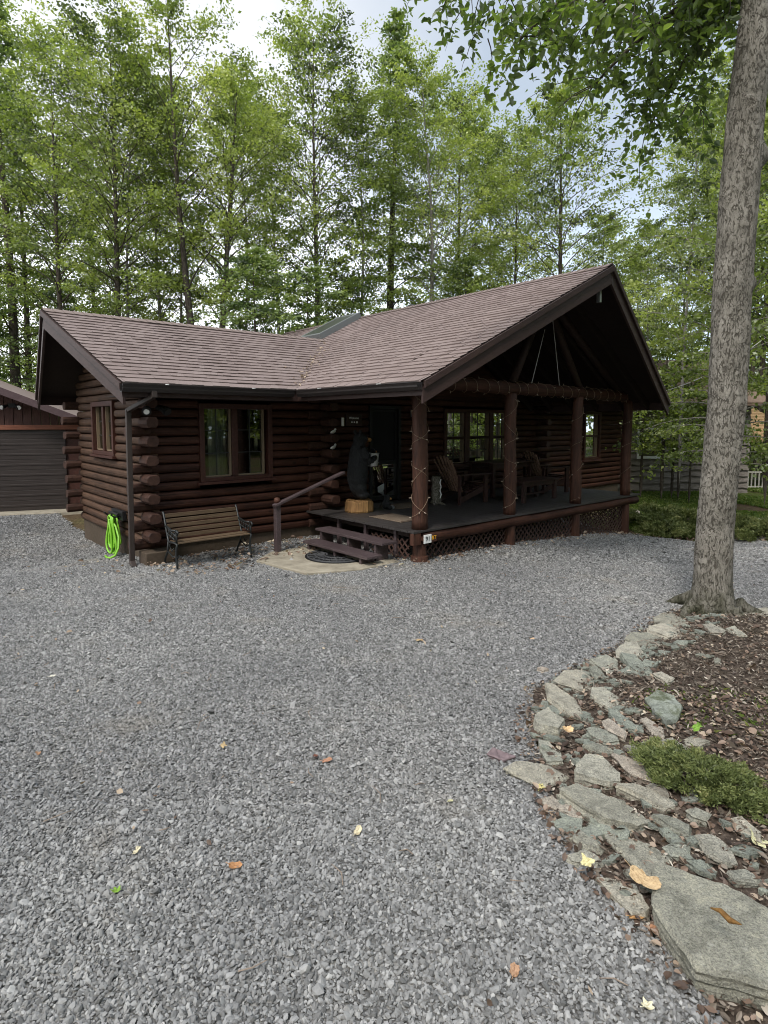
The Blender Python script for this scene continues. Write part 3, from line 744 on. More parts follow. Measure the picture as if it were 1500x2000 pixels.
# lattice below the deck
def lattice(f, s0, s1, zt, zbf):
    mb = MB(); st = .125; w = .0125; hh = 1.1
    s = s0 - hh
    while s < s1 + hh:
        for sg in (1, -1):
            pts_ = []
            for t in (0, hh * 1.2):
                pts_.append((s + sg * t, zt - t))
            (sa, za), (sb, zb_) = pts_
            def clip(sa, za, sb, zb_):
                t0, t1 = 0, 1; ds, dz = sb - sa, zb_ - za
                for c, dl in ((s0 - sa, ds), (sa - s1, -ds)):
                    if dl > 0: t0 = max(t0, c / dl)
                    elif dl < 0: t1 = min(t1, c / dl)
                lo = zbf((sa + sb) / 2 if s0 < (sa + sb) / 2 < s1 else (s0 + s1) / 2)
                t1 = min(t1, (za - lo) / max(1e-6, -dz))
                return t0, t1
            t0, t1 = clip(sa, za, sb, zb_)
            if t1 - t0 > .02:
                d_ = (sb - sa, zb_ - za); A0 = (sa + d_[0] * t0, za + d_[1] * t0); A1 = (sa + d_[0] * t1, za + d_[1] * t1)
                off_ = .0 if sg > 0 else .012; q = w * 1.41
                mb.hexa([f(A0[0] - q, off_, A0[1]), f(A0[0] + q, off_, A0[1]), f(A1[0] + q, off_, A1[1]), f(A1[0] - q, off_, A1[1]),
                         f(A0[0] - q, off_ + .011, A0[1]), f(A0[0] + q, off_ + .011, A0[1]), f(A1[0] + q, off_ + .011, A1[1]), f(A1[0] - q, off_ + .011, A1[1])])
        s += st
    return mb
gz = lambda a, b: h1(*HW(a, b).xy) - .02
for i in range(3):
    lattice(lambda s, d, z: (s, .02 - d, z), PX[i] + .09, PX[i + 1] - .09, ZD - .19, lambda s: gz(s, 0)).build('lattice_panel', M['lattice'], deck)
lattice(lambda s, d, z: (-.1 - d, s, z), .12, 1.0, ZD - .17, lambda s: -.02).build('lattice_panel', M['lattice'], deck)
lattice(lambda s, d, z: (6.86 + d, s, z), .1, 2.4, ZD - .19, lambda s: gz(6.9, s)).build('lattice_panel', M['lattice'], deck)
# steps
for nm_, a0, a1, b0, b1, z in (('t', -.92, -.62, .16, 1.86, .17), ('t', -.62, -.32, .17, 1.92, .34)):
    t_ = MB(); t_.box(a0, a1, b0, b1, z - .04, z); to = t_.build('step_tread', M['tread'], cabin, bevel=.006)
    for b in (b0 + .2, (b0 + b1) / 2, b1 - .12):
        s_ = MB(); s_.box(a0 + .03, a1 - .02, b - .025, b + .025, .0, z - .04); s_.build('support', M['tread'], to)
for b in (.4, 1.15, 1.9):
    js = MB(); js.box(-.15, -.09, b - .03, b + .03, -.02, ZD - .037); js.build('deck_prop', M['tread'], deck)
hr = MB(); hr.box(-1.405, -1.315, 1.885, 1.975, -.05, .83)
hro = hr.build('handrail', M['tread'], cabin, bevel=.006)
k = MB(); k.lathe([(.02, 0), (.045, .02), (.055, .05), (.045, .085), (.02, .1)], (-1.36, 1.93, .83), 14); k.build('finial', M['log_z'], hro, smooth=True)
k = MB(); k.bar((-1.44, 1.90, .80), (-.02, 1.90, 1.27), .10, .04); k.build('rail', M['tread'], hro, bevel=.006)
# lamps, thermometer
fl = MB(); fl.lathe([(.05, 0), (.05, .03), (.02, .035)], (-3.1, BW - .09, 2.40), 12); fl.tube([(-3.1, 2.62, 2.40), (-3.2, 2.5, 2.36), (-3.24, 2.42, 2.31)], [.02, .05, .07], 12); fl.tube([(-3.1, 2.62, 2.40), (-2.98, 2.5, 2.36), (-2.93, 2.42, 2.31)], [.02, .05, .07], 12); fl.box(-3.14, -3.06, 2.6, 2.74, 2.37, 2.43)
flo = fl.build('floodlight', M['black'], cabin, smooth=False)
ln_ = MB(); ln_.tube([(-3.241, 2.418, 2.309), (-3.245, 2.408, 2.302)], .042, 14); ln_.build('lens', M['white'], flo); ln_ = MB(); ln_.tube([(-2.929, 2.418, 2.309), (-2.925, 2.408, 2.302)], .062, 14); ln_.build('lens', M['black'], flo)
wl = MB(); wl.box(2.40, 2.50, BW - .14, BW - .05, 2.27, 2.42); wl.build('wall_lamp', M['steel'], cabin, bevel=.01)
th = MB(); th.box(.33, .37, BW - .40, BW - .37, 2.08, 2.24); th.build('thermometer', M['white'], cabin)
# ------------------------------------------------------------------ things on and around the porch
def at_house(name, label, cat, a, b, z, rz=0.0, group=None):
    return empty(name, label, cat, HW(a, b, z), TH + rz, group)
def lettering(txt, size, m, parent, loc, axis_u, axis_v, name='lettering', depth=.003):
    cu = bpy.data.curves.new('text', 'FONT'); cu.body = txt; cu.size = size; cu.extrude = depth; cu.align_x = 'CENTER'; cu.align_y = 'CENTER'
    tmp = bpy.data.objects.new('text', cu); COL.objects.link(tmp); bpy.context.view_layer.update()
    me = bpy.data.meshes.new_from_object(tmp.evaluated_get(bpy.context.evaluated_depsgraph_get()))
    bpy.data.objects.remove(tmp); me.name = name; me.materials.clear(); me.materials.append(m)
    u, v = Vector(axis_u), Vector(axis_v); w = u.cross(v)
    me.transform(Matrix(((u.x, v.x, w.x, loc[0]), (u.y, v.y, w.y, loc[1]), (u.z, v.z, w.z, loc[2]), (0, 0, 0, 1))))
    return link(name, me, parent)
# concrete pad (structure) and mats
pd = MB(); poly = [(-1.93, 1.62), (-1.78, .46), (-1.05, .12), (-.30, .12), (-.30, 1.95), (-1.45, 2.0)]
pd.prism(poly, -.10, .035)
pad = pd.xf(Matrix.Translation(HO) @ Matrix.Rotation(TH, 4, 'Z')).build('concrete_path', M['concrete'], bevel=.012); tag(pad, kind='structure')
mt = at_house('doormat', 'black half-round rubber doormat on the concrete pad below the steps', 'doormat', -.80, 1.02, .036)
m_ = MB(); n = 28
arc = [(-.53 * math.sin(math.pi * i / n), .53 * math.cos(math.pi * i / n)) for i in range(n + 1)]
m_.prism(arc, 0, .012); m_.build('mat_base', M['black'], mt, bevel=.003)
m_ = MB()
for r_ in (.49, .36, .22):
    m_.tube([(-r_ * math.sin(math.pi * i / n), r_ * math.cos(math.pi * i / n), .014) for i in range(n + 1)], .013, 6)
for i in range(1, 12):
    a = math.pi * i / 12; m_.tube([(-.22 * math.sin(a), .22 * math.cos(a), .014), (-.49 * math.sin(a + .1), .49 * math.cos(a + .1), .014)], .009, 6)
for i in range(26):
    a = random.uniform(.1, 3.0); r_ = random.uniform(.1, .46); m_.lathe([(.012, 0), (.016, .006), (.006, .012)], (-r_ * math.sin(a), r_ * math.cos(a), .012), 7)
m_.build('raised_pattern', mat('rubber_pattern', (.05, .05, .052), .5, .4), mt)
matm = wood('brown_mat', (.10, .075, .055), (.21, .165, .125), (8, 8, 8), .95, False, .5, .1)
for lab, a, b, w, dpt in (('flat brown welcome mat lying in front of the storm door', 1.55, 2.02, .85, .55), ('flat brown mat at the head of the steps beside the first porch post', .42, 1.0, .52, .82)):
    o = at_house('welcome_mat', lab, 'mat', a, b, ZD + .002); o['group'] = 'flat mats on the porch deck'
    m_ = MB(); m_.box(-w / 2, w / 2, -dpt / 2, dpt / 2, 0, .012); m_.build('mat_pile', matm, o, bevel=.004)
    m_ = MB()
    for q in (-1, 1): m_.box(-w / 2 + .01, w / 2 - .01, q * (dpt / 2 - .02) - .012, q * (dpt / 2 - .02) + .012, .0121, .0145)
    m_.build('border', M['furn'], o)

# number sign
sg = at_house('house_number_sign', 'white house number plate 91 with yellow BT letters on the porch corner', 'sign', -.02, -.19, ZD - .13)
s_ = MB(); s_.box(-.075, .085, -.006, .006, -.062, .070); s_.build('plate', M['white'], sg, bevel=.003)
s_ = MB(); s_.box(.086, .20, -.004, .006, -.05, .065); s_.box(-.06, .19, .0062, .10, -.03, .03); s_.build('bracket', M['log_z'], sg)
lettering('91', .10, M['black'], sg, (.005, -.0075, .004), (1, 0, 0), (0, 0, 1), 'digits')
lettering('BT', .085, M['yellow'], sg, (.142, -.0065, .008), (1, 0, 0), (0, 0, 1), 'letters')
ws = at_house('welcome_sign', 'small dark wooden sign with white writing above the carved bear', 'sign', .86, BW - .06, 2.20)
s_ = MB(); s_.box(-.20, .20, -.012, .012, -.12, .12); s_.build('board', M['furn'], ws, bevel=.006)
lettering('Welcome', .062, M['white'], ws, (0, -.0155, .035), (1, 0, 0), (0, 0, 1), 'lettering')
s_ = MB()
for x, r_ in ((-.05, .016), (.01, .016), (.075, .024)): s_.tube([(x, -.012, -.045), (x, -.0165, -.045)], r_, 10)
s_.build('plain_marks', M['white'], ws)  # plain marks standing in for an unreadable second line of writing

# small white ornaments on the log ends
for lab, k in (('white bird ornament on the upper log end beside the carved bear', 11), ('white bird ornament on the lower log end beside the carved bear', 9)):
    o = at_house('bird_ornament', lab, 'ornament', .19, BW - .30, Z0 + (k + 1) * CHT + .005, .3); o['group'] = 'white bird ornaments on the log ends'
    b = MB(); b.tube([(-.09, 0, .02), (-.04, 0, .03), (0, 0, .035), (.04, 0, .05), (.06, 0, .075)], [.008, .026, .034, .026, .010], 10)
    b.lathe([(.005, -.022), (.02, -.012), (.024, 0), (.018, .014), (.004, .022)], (.062, 0, .085), 10); b.build('body', M['white'], o, smooth=True)
    b = MB(); b.tube([(.083, 0, .085), (.105, 0, .08)], [.006, .001], 6); b.build('beak', M['yellow'], o)

# carved bear (one continuous body grown from metaballs)
def blob(name, els, m, parent, res=.022, rough=.006):
    mb = bpy.data.metaballs.new('blob'); mb.resolution = res; mb.render_resolution = res; mb.threshold = .35
    for (p, r, sz, rot) in els:
        e = mb.elements.new(type='ELLIPSOID'); e.co = p; e.radius = r * 1.45; e.size_x, e.size_y, e.size_z = sz
        e.rotation = Matrix.Rotation(rot, 3, 'Y').to_quaternion() if rot else (1, 0, 0, 0)
    ob = bpy.data.objects.new('blob', mb); COL.objects.link(ob); bpy.context.view_layer.update()
    me = bpy.data.meshes.new_from_object(ob.evaluated_get(bpy.context.evaluated_depsgraph_get()))
    bpy.data.objects.remove(ob); me.name = name; me.materials.clear(); me.materials.append(m)
    for v in me.vertices:
        v.co += v.normal * rough * (mnoise.noise(v.co * 26) + .8 * mnoise.noise(Vector((v.co.x * 70, v.co.y * 70, v.co.z * 18))))
    me.polygons.foreach_set('use_smooth', [True] * len(me.polygons))
    return link(name, me, parent)
furm = mat('carved_black_fur', (.02, .022, .026), .62, .35); t = NT(furm); n_ = t.noise(t.coord('Object', (5, 5, 1.6)), 14, 5, .7)
t.col(t.ramp(n_, [(.3, (.006, .0065, .007)), (.6, (.020, .022, .024)), (.8, (.046, .050, .053))])); t.bump(n_, 1.0, .035)
tan = wood('carved_tan', (.22, .11, .035), (.42, .22, .075), (4, 4, 4), .6, False)
stumpm = wood('stump_sides', (.085, .040, .016), (.38, .215, .085), (6, 6, .5), .7, False, .7); 
bear = at_house('bear_statue', 'carved black bear standing on a log stump and holding a metal pail', 'statue', .40, 2.02, ZD, R(-10))
one = (1, 1, 1)
EL = [((0, 0, .24), .15, (1, 1.12, 1), 0), ((-.01, 0, .42), .20, (1, 1.1, 1.1), 0), ((0, 0, .62), .195, (1, 1.08, 1.1), 0), ((.0, 0, .82), .175, (.95, 1.12, 1), 0),
      ((.02, 0, .98), .135, (1, 1.1, 1), 0), ((.05, 0, 1.14), .125, (1.05, 1, .98), 0), ((.12, 0, 1.12), .085, (1, 1, .9), 0),
      ((.0, .10, 1.255), .042, (.7, 1, 1), 0), ((.0, -.10, 1.255), .042, (.7, 1, 1), 0),
      ((.07, .09, .10), .10, (1.3, 1, .8), 0), ((.07, -.09, .10), .10, (1.3, 1, .8), 0), ((.02, .10, .22), .10, one, 0), ((.02, -.10, .22), .10, one, 0)]
for s in (1, -1):
    EL += [((.03, s * .185, .92), .085, one, 0), ((.07, s * .215, .82), .075, one, 0), ((.12, s * .205, .73), .07, one, 0), ((.20, s * .17, .74), .062, one, 0), ((.27, s * .13, .77), .058, one, 0), ((.31, s * .105, .79), .045, one, 0)]
EL = [((p[0], p[1], p[2] + .21), r_ * .96, sz, ro) for p, r_, sz, ro in EL]
blob('bear_body', EL, furm, bear, .02)
blob('muzzle', [((.215, 0, 1.325), .05, (1.3, 1, .85), 0), ((.255, 0, 1.315), .036, one, 0)], tan, bear, .012, .002)
b = MB(); b.lathe([(.004, -.018), (.02, -.008), (.022, .006), (.004, .016)], (.300, 0, 1.345), 10)
gb_ = mat('glossy_black', (.008, .008, .008), .2, .5); b.build('nose', gb_, bear, smooth=True)
for s in (1, -1): b = MB(); b.lathe([(.003, -.012), (.012, 0), (.003, .012)], (.165, s * .055, 1.40), 8); b.build('eye', gb_, bear, smooth=True)
b = MB(); b.lathe([(.10, -.13), (.103, -.12), (.125, .10), (.132, .105), (.132, .115), (.12, .115), (.115, .10), (.095, -.11)], (.31, 0, .96), 22); b.tube([(.31 + .13 * math.cos(a), .13 * math.sin(a) * .2 + .02, 1.07 - .10 * math.sin(a)) for a in np.linspace(0, math.pi, 12)], .005, 6)
b.build('pail', M['steel'], bear, smooth=False)
blob('cub_head', [((.33, .0, 1.10), .05, one, 0), ((.31, .04, 1.145), .016, one, 0), ((.31, -.04, 1.145), .016, one, 0)], furm, bear, .014, .002)
blob('cub_muzzle', [((.385, 0, 1.095), .024, one, 0)], tan, bear, .01, .001)
b = MB(); n = 40
b.lathe([(.232, -.0), (.245, .03), (.24, .19), (.235, .205), (.10, .208)], (0.03, 0, 0), n, sx=1.08)
for i in range(len(b.v)):
    x, y_, z = b.v[i]; a = math.atan2(y_, x); q = 1 + .03 * math.sin(a * 9 + 1) + .02 * math.sin(a * 23); b.v[i] = (x * q, y_ * q, z + .015 * math.sin(a * 4) * (z > .1))
b.build('stump', stumpm, bear)
cub = at_house('cub_figurine', 'small dark bear cub figurine with tan muzzle at the foot of the bear stump', 'figurine', .95, 1.86, ZD, R(-25))
blob('cub_body', [((0, 0, .10), .085, (1, 1, 1.1), 0), ((.02, 0, .22), .06, one, 0), ((.0, .045, .275), .02, one, 0), ((.0, -.045, .275), .02, one, 0), ((.07, .05, .04), .035, (1.4, 1, 1), 0), ((.07, -.05, .04), .035, (1.4, 1, 1), 0), ((.06, .07, .13), .03, one, 0), ((.06, -.07, .13), .03, one, 0)], furm, cub, .014, .003)
blob('cub_muzzle', [((.085, 0, .205), .028, (1.2, 1, .9), 0)], tan, cub, .01, .001)
b = MB(); b.lathe([(.02, 0), (.045, .02), (.05, .05), (.03, .065)], (.13, .02, 0), 12); b.build('honey_pot', M['steel'], cub)

# log ornament on the porch
bl = at_house('bark_log_ornament', 'mottled bark log ornament with white wavy strip on the porch floor', 'ornament', 2.25, 1.80, ZD)
b = MB(); n = 12
b.tube([(.008 * math.sin(i), .006 * math.cos(i * 2), z) for i, z in enumerate(np.linspace(0, .56, n))], [.115, .105, .098, .095, .092, .093, .095, .092, .09, .094, .09, .085], 16)
for q in ((.1, .03), (-.09, -.05), (.02, -.11)): b.tube([(q[0], q[1], .015), (q[0] * 1.5, q[1] * 1.5, .012), (q[0] * 1.9, q[1] * 1.9, .0)], [.035, .025, .012], 8)
b.build('log', m_bark('mottled_log', (.03, .026, .02), (.11, .10, .08), (.30, .28, .25), (7, 7, 4), .6, False), bl, smooth=True)
b = MB(); b.tube([(.02 + .014 * math.sin(z * 40), -.096 - .01 * math.cos(z * 3), z) for z in np.linspace(.12, .50, 26)], .011, 8); b.build('white_strip', M['white'], bl, smooth=True)

# adirondack chairs
def adirondack(label, a, b_, rz):
    c = at_house('adirondack_chair', label, 'chair', a, b_, ZD, rz, 'adirondack chairs on the porch')
    s = MB()
    for i in range(6):
        x = .36 - i * .10; z = .385 - .028 * i; s.bar((x, -.27, z), (x, .27, z), .085, .022)
    s.build('seat', M['furn'], c, bevel=.004)
    s = MB(); s.box(.345, .42, -.275, .275, .375, .398); s.build('front_slat', M['slat'], c, bevel=.004)
    s = MB()
    for i in range(6):
        y0 = -.20 + i * .08; top = .98 - .012 * (i - 2.5) ** 2; lean = .40
        s.bar((-.20, y0 * .86, .24), (-.20 - lean, y0 * 1.25, top), .05, .02)
    s.build('backrest', M['slat'], c, bevel=.004)
    s = MB(); s.bar((-.27, -.30, .42), (-.27, .30, .42), .03, .07); s.bar((-.50, -.27, .82), (-.50, .27, .82), .025, .06); s.build('back_rail', M['furn'], c)
    for q in (-1, 1):
        s = MB(); s.prism([(-.45, q * .33 - .04), (-.45, q * .33 + .04), (.30, q * .33 + .075), (.44, q * .33 + .05), (.44, q * .33 - .05), (.30, q * .33 - .075)], .585, .61); s.build('armrest', M['furn'], c, bevel=.006)
        s = MB(); s.box(.30, .40, q * .30 - .025, q * .30 + .025, 0, .585); s.build('leg', M['furn'], c, bevel=.004)
        s = MB(); s.bar((.42, q * .28, .33), (-.42, q * .28, .06), .03, .11); s.bar((-.40, q * .31, 0), (-.40, q * .31, .59), .03, .07); s.build('leg', M['furn'], c, bevel=.004)
    return c
adirondack('wooden adirondack chair between first and second porch posts', 2.86, 1.62, R(-4))
adirondack('pale-slatted adirondack chair between second and third porch posts', 5.72, 1.52, R(-12))
tb = at_house('dining_table', 'dark wooden dining table behind the second porch post', 'table', 4.55, 1.95, ZD)
s = MB()
for i in range(5): s.box(-.82, .82, -.42 + i * .17, -.42 + i * .17 + .16, .73, .765)
s.build('tabletop', M['furn'], tb, bevel=.004)
s = MB(); s.box(-.7, .7, -.33, -.30, .63, .729); s.box(-.7, .7, .30, .33, .63, .729); s.build('apron', M['furn'], tb)
for x in (-.68, .68):
    for y_ in (-.3, .3): s = MB(); s.box(x - .04, x + .04, y_ - .04, y_ + .04, 0, .728); s.build('leg', M['furn'], tb, bevel=.004)
ct = at_house('low_table', 'low dark wooden table near the porch edge beside the second post', 'table', 4.22, .92, ZD, R(2))
s = MB()
for i in range(4): s.box(-.72, .72, -.30 + i * .152, -.30 + i * .152 + .145, .415, .445)
s.build('tabletop', M['furn'], ct, bevel=.004)
s = MB(); s.box(-.6, .6, -.24, -.21, .33, .414); s.box(-.6, .6, .21, .24, .33, .414); s.box(-.55, .55, -.03, .03, .12, .15); s.build('apron', M['furn'], ct)
for x in (-.58, .58):
    for y_ in (-.22, .22): s = MB(); s.box(x - .045, x + .045, y_ - .035, y_ + .035, 0, .414); s.build('leg', M['furn'], ct, bevel=.004)

# string lights round posts and beam
def helix(o, a, r_, z0, z1, turns, ph, sg):
    pts = []; n = int(turns * 18)
    for i in range(n + 1):
        t_ = i / n; an = ph + sg * 2 * math.pi * turns * t_ + .25 * math.sin(t_ * 23)
        pts.append((a + r_ * math.cos(an), r_ * math.sin(an), z0 + (z1 - z0) * t_ + .03 * math.sin(t_ * 31 + ph)))
    return pts
LBL = ['wire string lights criss-crossed around the first porch post by the steps', 'wire string lights wound around the second porch post', 'wire string lights wound around the third porch post', 'wire string lights wound around the far right porch post']
for i, x in enumerate(PX):
    o = at_house('string_lights', LBL[i], 'string lights', x, 0, ZD, 0, 'string lights on the porch'); r0 = (.129, .119, .119, .116)[i]
    w = MB(); bb = MB()
    for sg in ((1, -1) if i in (0, 1) else (1,)):
        pts = helix(o, 0, r0, .06, 2.02, 3.6, 1.0 + i, sg); w.tube(pts, .0038, 5)
        for j in range(3, len(pts) - 1, 5):
            p = Vector(pts[j]); dr = Vector((p.x, p.y, random.uniform(-.06, .06))).normalized(); bb.tube([p, p + dr * .022, p + dr * .038], [.006, .007, .002], 6)
    w.build('wire', M['wire'], o); bb.build('bulbs', M['bulb'], o)
o = at_house('string_lights', 'wire string lights looped along the porch beam', 'string lights', 0, 0, 2.772, 0, 'string lights on the porch'); w = MB(); bb = MB()
pts = [(.5 + 6.2 * t_ + .02 * math.sin(t_ * 90), .124 * math.cos(t_ * 2 * math.pi * 22), .124 * math.sin(t_ * 2 * math.pi * 22) - .007 * (.5 + 6.2 * t_)) for t_ in np.linspace(0, 1, 330)]
w.tube(pts, .0045, 5)
for j in range(3, 328, 9): p = Vector(pts[j]); dr = Vector((0, p.y, p.z)).normalized(); bb.tube([p, p + dr * .022, p + dr * .036], [.006, .007, .002], 6)
w.build('wire', M['wire'], o); bb.build('bulbs', M['bulb'], o)

# bench
bn = at_house('garden_bench', 'slatted wooden bench with black cast iron ends by the log wall', 'bench', -2.43, 2.19, 0)
s = MB()
for y_, z in ((-.20, .385), (-.12, .395), (-.045, .39), (.03, .38)): s.box(-.585, .585, y_ - .034, y_ + .034, z - .011, z + .011)
s.build('seat', M['bench'], bn, bevel=.005)
s = MB()
for i in range(5):
    z = .44 + i * .075; y_ = .105 + .033 * i; s.bar((-.585, y_, z), (.585, y_, z), .02, .058)
s.build('backrest', M['bench'], bn, bevel=.004)
for q in (-1, 1):
    x = q * .60; s = MB(); tb_ = lambda pts, r_=.014: s.tube([(x, a, b) for a, b in pts], r_, 8)
    tb_([(-.24, -.02), (-.225, .08), (-.19, .20), (-.21, .30), (-.24, .375), (-.15, .385), (.05, .37), (.085, .38), (.12, .47), (.26, .79), (.275, .80)], .017)
    tb_([(.27, -.02), (.22, .10), (.12, .22), (.085, .38)], .017)
    tb_([(-.22, .39), (-.23, .50), (-.19, .55), (-.245, .575), (-.28, .55), (-.26, .52)], .015)
    tb_([(-.19, .57), (-.05, .555), (.08, .58), (.19, .60)], .016)
    for ph in range(5):
        cx_, cz_ = -.15 + .06 * ph, .47 + .012 * ph
        tb_([(cx_ + .035 * math.cos(t_), cz_ + .045 * math.sin(t_)) for t_ in np.linspace(0, 6.0, 12)], .008)
    tb_([(-.19, .20), (-.08, .16), (.04, .20), (.12, .22)], .012); tb_([(-.12, .30), (-.04, .24), (.04, .32), (.0, .36)], .009)
    s.build('end_frame', M['iron'], bn, smooth=True)

# hose
hs_ = at_house('garden_hose', 'coiled lime green hose hung on the left log wall at the corner', 'hose', AL - .13, 4.0, -.12); hs_.scale = (1, 1.45, 1.08)
s = MB()
rr = random.Random(5)
pts = []
for i in range(9):
    c0 = -.02 + rr.uniform(-.10, .10); w0 = rr.uniform(.07, .19); zt = .66 + rr.uniform(-.03, .02); zb = .06 + rr.uniform(-.03, .12); dp = -.02 - .012 * i + rr.uniform(-.01, .01)
    n = 26
    for j in range(n):
        t_ = j / n * 2 * math.pi; zz = (zt + zb) / 2 + (zt - zb) / 2 * math.cos(t_)
        wz = w0 * (.45 + .55 * (1 - (zz - zb) / (zt - zb)))
        pts.append((dp + .015 * math.sin(t_ * 2), c0 * .5 + wz * math.sin(t_) + .02 * math.sin(t_ * 3 + i), zz + .01 * math.sin(t_ * 4 + i)))
pts += [(-.03, -.12, .55), (-.05, -.20, .35), (-.08, -.24, .15), (-.14, -.26, .05), (-.22, -.20, .03), (-.26, -.08, .03), (-.2, .02, .03)]
# smooth the run
P = np.array(pts)
for _ in range(2): P[1:-1] = (P[:-2] + 2 * P[1:-1] + P[2:]) / 4
s.tube([tuple(p) for p in P], .0165, 8); s.build('hose', M['lime'], hs_, smooth=True)
s = MB(); s.tube([(.05, -.12, .66), (-.10, -.12, .65), (-.15, -.12, .70)], .014, 8); s.tube([(.05, .12, .66), (-.10, .12, .65), (-.15, .12, .70)], .014, 8); s.box(.0, .06, -.2, .2, .60, .74); s.tube([(-.05, -.16, .69), (-.05, .16, .69)], .02, 8); s.build('hose_bracket', M['black'], hs_)

# ------------------------------------------------------------------ garage on the left
gd = math.atan2(.5, 1.29); gx = Vector((math.cos(gd), math.sin(gd), 0)); g0 = Vector((-7.87, 14.5, 0))
gar = empty('garage', 'brown garage with wide closed roller door behind the cabin corner', 'garage', g0, gd)
zg = 0.02
s = MB(); s.box(-5.2, 1.2, .10, 6, zg - .3, 2.06)
s.build('wall', M['trim'], gar)
s = MB(); n = 24; top = lambda x: 2.40 + (.14 - x) * .42
x0 = -5.2
vs = []
while x0 < .35:                                   # board siding above the door
    x1 = min(x0 + .19, .36); xa = [x0 + .012, x1]
    zt = [min(top(q), top(-5.5 - q)) - .05 for q in xa] if False else [(top(q) if q > -2.6 else top(-5.2 - q)) - .05 for q in xa]
    s.hexa([(xa[0], .03, 2.06), (xa[1], .03, 2.06), (xa[1], .10, 2.06), (xa[0], .10, 2.06), (xa[0], .03, zt[0]), (xa[1], .03, zt[1]), (xa[1], .10, zt[1]), (xa[0], .10, zt[0])]); x0 += .19
s.build('gable_boards', wood('garage_boards', (.040, .017, .013), (.075, .034, .026), (3, 3, .5), .7, False), gar)
s = MB(); ex, ez = .75, top(.75)
rx = -2.6; rz_ = top(rx); lx = -5.95
for (xa, za, xb, zb_) in ((ex, ez, rx, rz_), (lx, ez, rx, rz_)):
    s.hexa([(xa, -.45, za - .04), (xb, -.45, zb_ - .04), (xb, 6.3, zb_ - .04), (xa, 6.3, za - .04), (xa, -.45, za), (xb, -.45, zb_), (xb, 6.3, zb_), (xa, 6.3, za)])
s.build('roof', M['ridge'], gar)
s = MB(); s.bar((ex, -.47, ez + .012), (rx, -.47, rz_ + .012), .03, .17, 0, True); s.bar((lx, -.47, ez + .012), (rx, -.47, rz_ + .012), .03, .17, 0, True); s.build('bargeboard', wood('garage_fascia', (.060, .037, .038), (.09, .058, .06), (1, 1, 1), .5, False, .1), gar)
s = MB(); s.box(-5.2, .42, -.02, .06, 1.98, 2.09); s.build('door_header', wood('orange_brown_header', (.13, .045, .026), (.20, .075, .042), (.5, 3, 3), .6, False), gar)
s = MB(); zz = zg
while zz < 1.95:
    s.box(-4.6, .06, .04, .09, zz, min(zz + .243, 1.97)); s.box(-4.6, .06, .03, .06, zz + .10, min(zz + .15, 1.96)); zz += .248
gdm = wood('garage_door_brown', (.025, .019, .017), (.040, .031, .028), (.4, 4, 4), .5, False, .1)
s.build('garage_door', gdm, gar, bevel=.006)
s = MB()
for x in (-1.20, -.86): s.tube([(x + (.1 if x < -1 else -.1), -.02, 2.56), (x, -.18, 2.50)], [.02, .055], 10)
s.box(-1.1, -.96, -.06, .03, 2.5, 2.6); f_ = s.build('floodlight', M['black'], gar)
s = MB()
for x in (-1.20, -.86): s.tube([(x, -.181, 2.50), (x, -.19, 2.495)], .052, 12)
s.build('lens', M['white'], f_)
s = MB(); s.box(-6, 1.4, -.55, .1, -.12, zg); ap_ = s.xf(Matrix.Translation(g0) @ Matrix.Rotation(gd, 4, 'Z')).build('concrete_apron', M['concrete'], bevel=.01); tag(ap_, kind='structure')

# ------------------------------------------------------------------ neighbours on the right
nb0 = Vector((6.6, 21.8, -.62)); nd = R(3)
nb = empty('neighbour_cabin', 'neighbouring cabin with dark wavy-edged board siding behind the saplings', 'cabin', nb0, nd); nb.scale = (1.12, 1.12, 1.12)
livem = wood('live_edge_siding', (.095, .080, .070), (.215, .188, .165), (.5, 4, 4), .8, False, .4)
s = MB()
for k in range(15):
    z = .06 + k * .205; n = 40; vs = []; w1 = random.uniform(0, 9)
    for i in range(n + 1):
        x = -1.0 + 7.3 * i / n; wv = .030 * math.sin(x * 3.1 + w1) + .022 * math.sin(x * 7.7 + 2 * w1)
        vs += [(x, -.085, z + wv), (x, -.02, z + .235), (x, -.012, z + wv)]
    s.add(vs, [(3 * i, 3 * i + 3, 3 * i + 4, 3 * i + 1) for i in range(n)] + [(3 * i + 2, 3 * i + 5, 3 * i + 3, 3 * i) for i in range(n)])
s.box(-1.0, 6.3, 0, 5, -.2, 3.1)
s.build('wall', livem, nb)
s = MB(); s.box(-1.4, 6.7, -.5, 2.5, 3.02, 3.1); s.hexa([(-1.4, -.5, 3.08), (6.7, -.5, 3.08), (6.7, 2.5, 4.7), (-1.4, 2.5, 4.7), (-1.4, -.5, 3.14), (6.7, -.5, 3.14), (6.7, 2.5, 4.78), (-1.4, 2.5, 4.78)]); s.hexa([(-1.4, 5.5, 3.08), (6.7, 5.5, 3.08), (6.7, 2.5, 4.7), (-1.4, 2.5, 4.7), (-1.4, 5.5, 3.14), (6.7, 5.5, 3.14), (6.7, 2.5, 4.78), (-1.4, 2.5, 4.78)])
s.build('roof', wood('brown_roofing', (.11, .075, .055), (.20, .14, .105), (3, 3, 3), .9, False), nb)
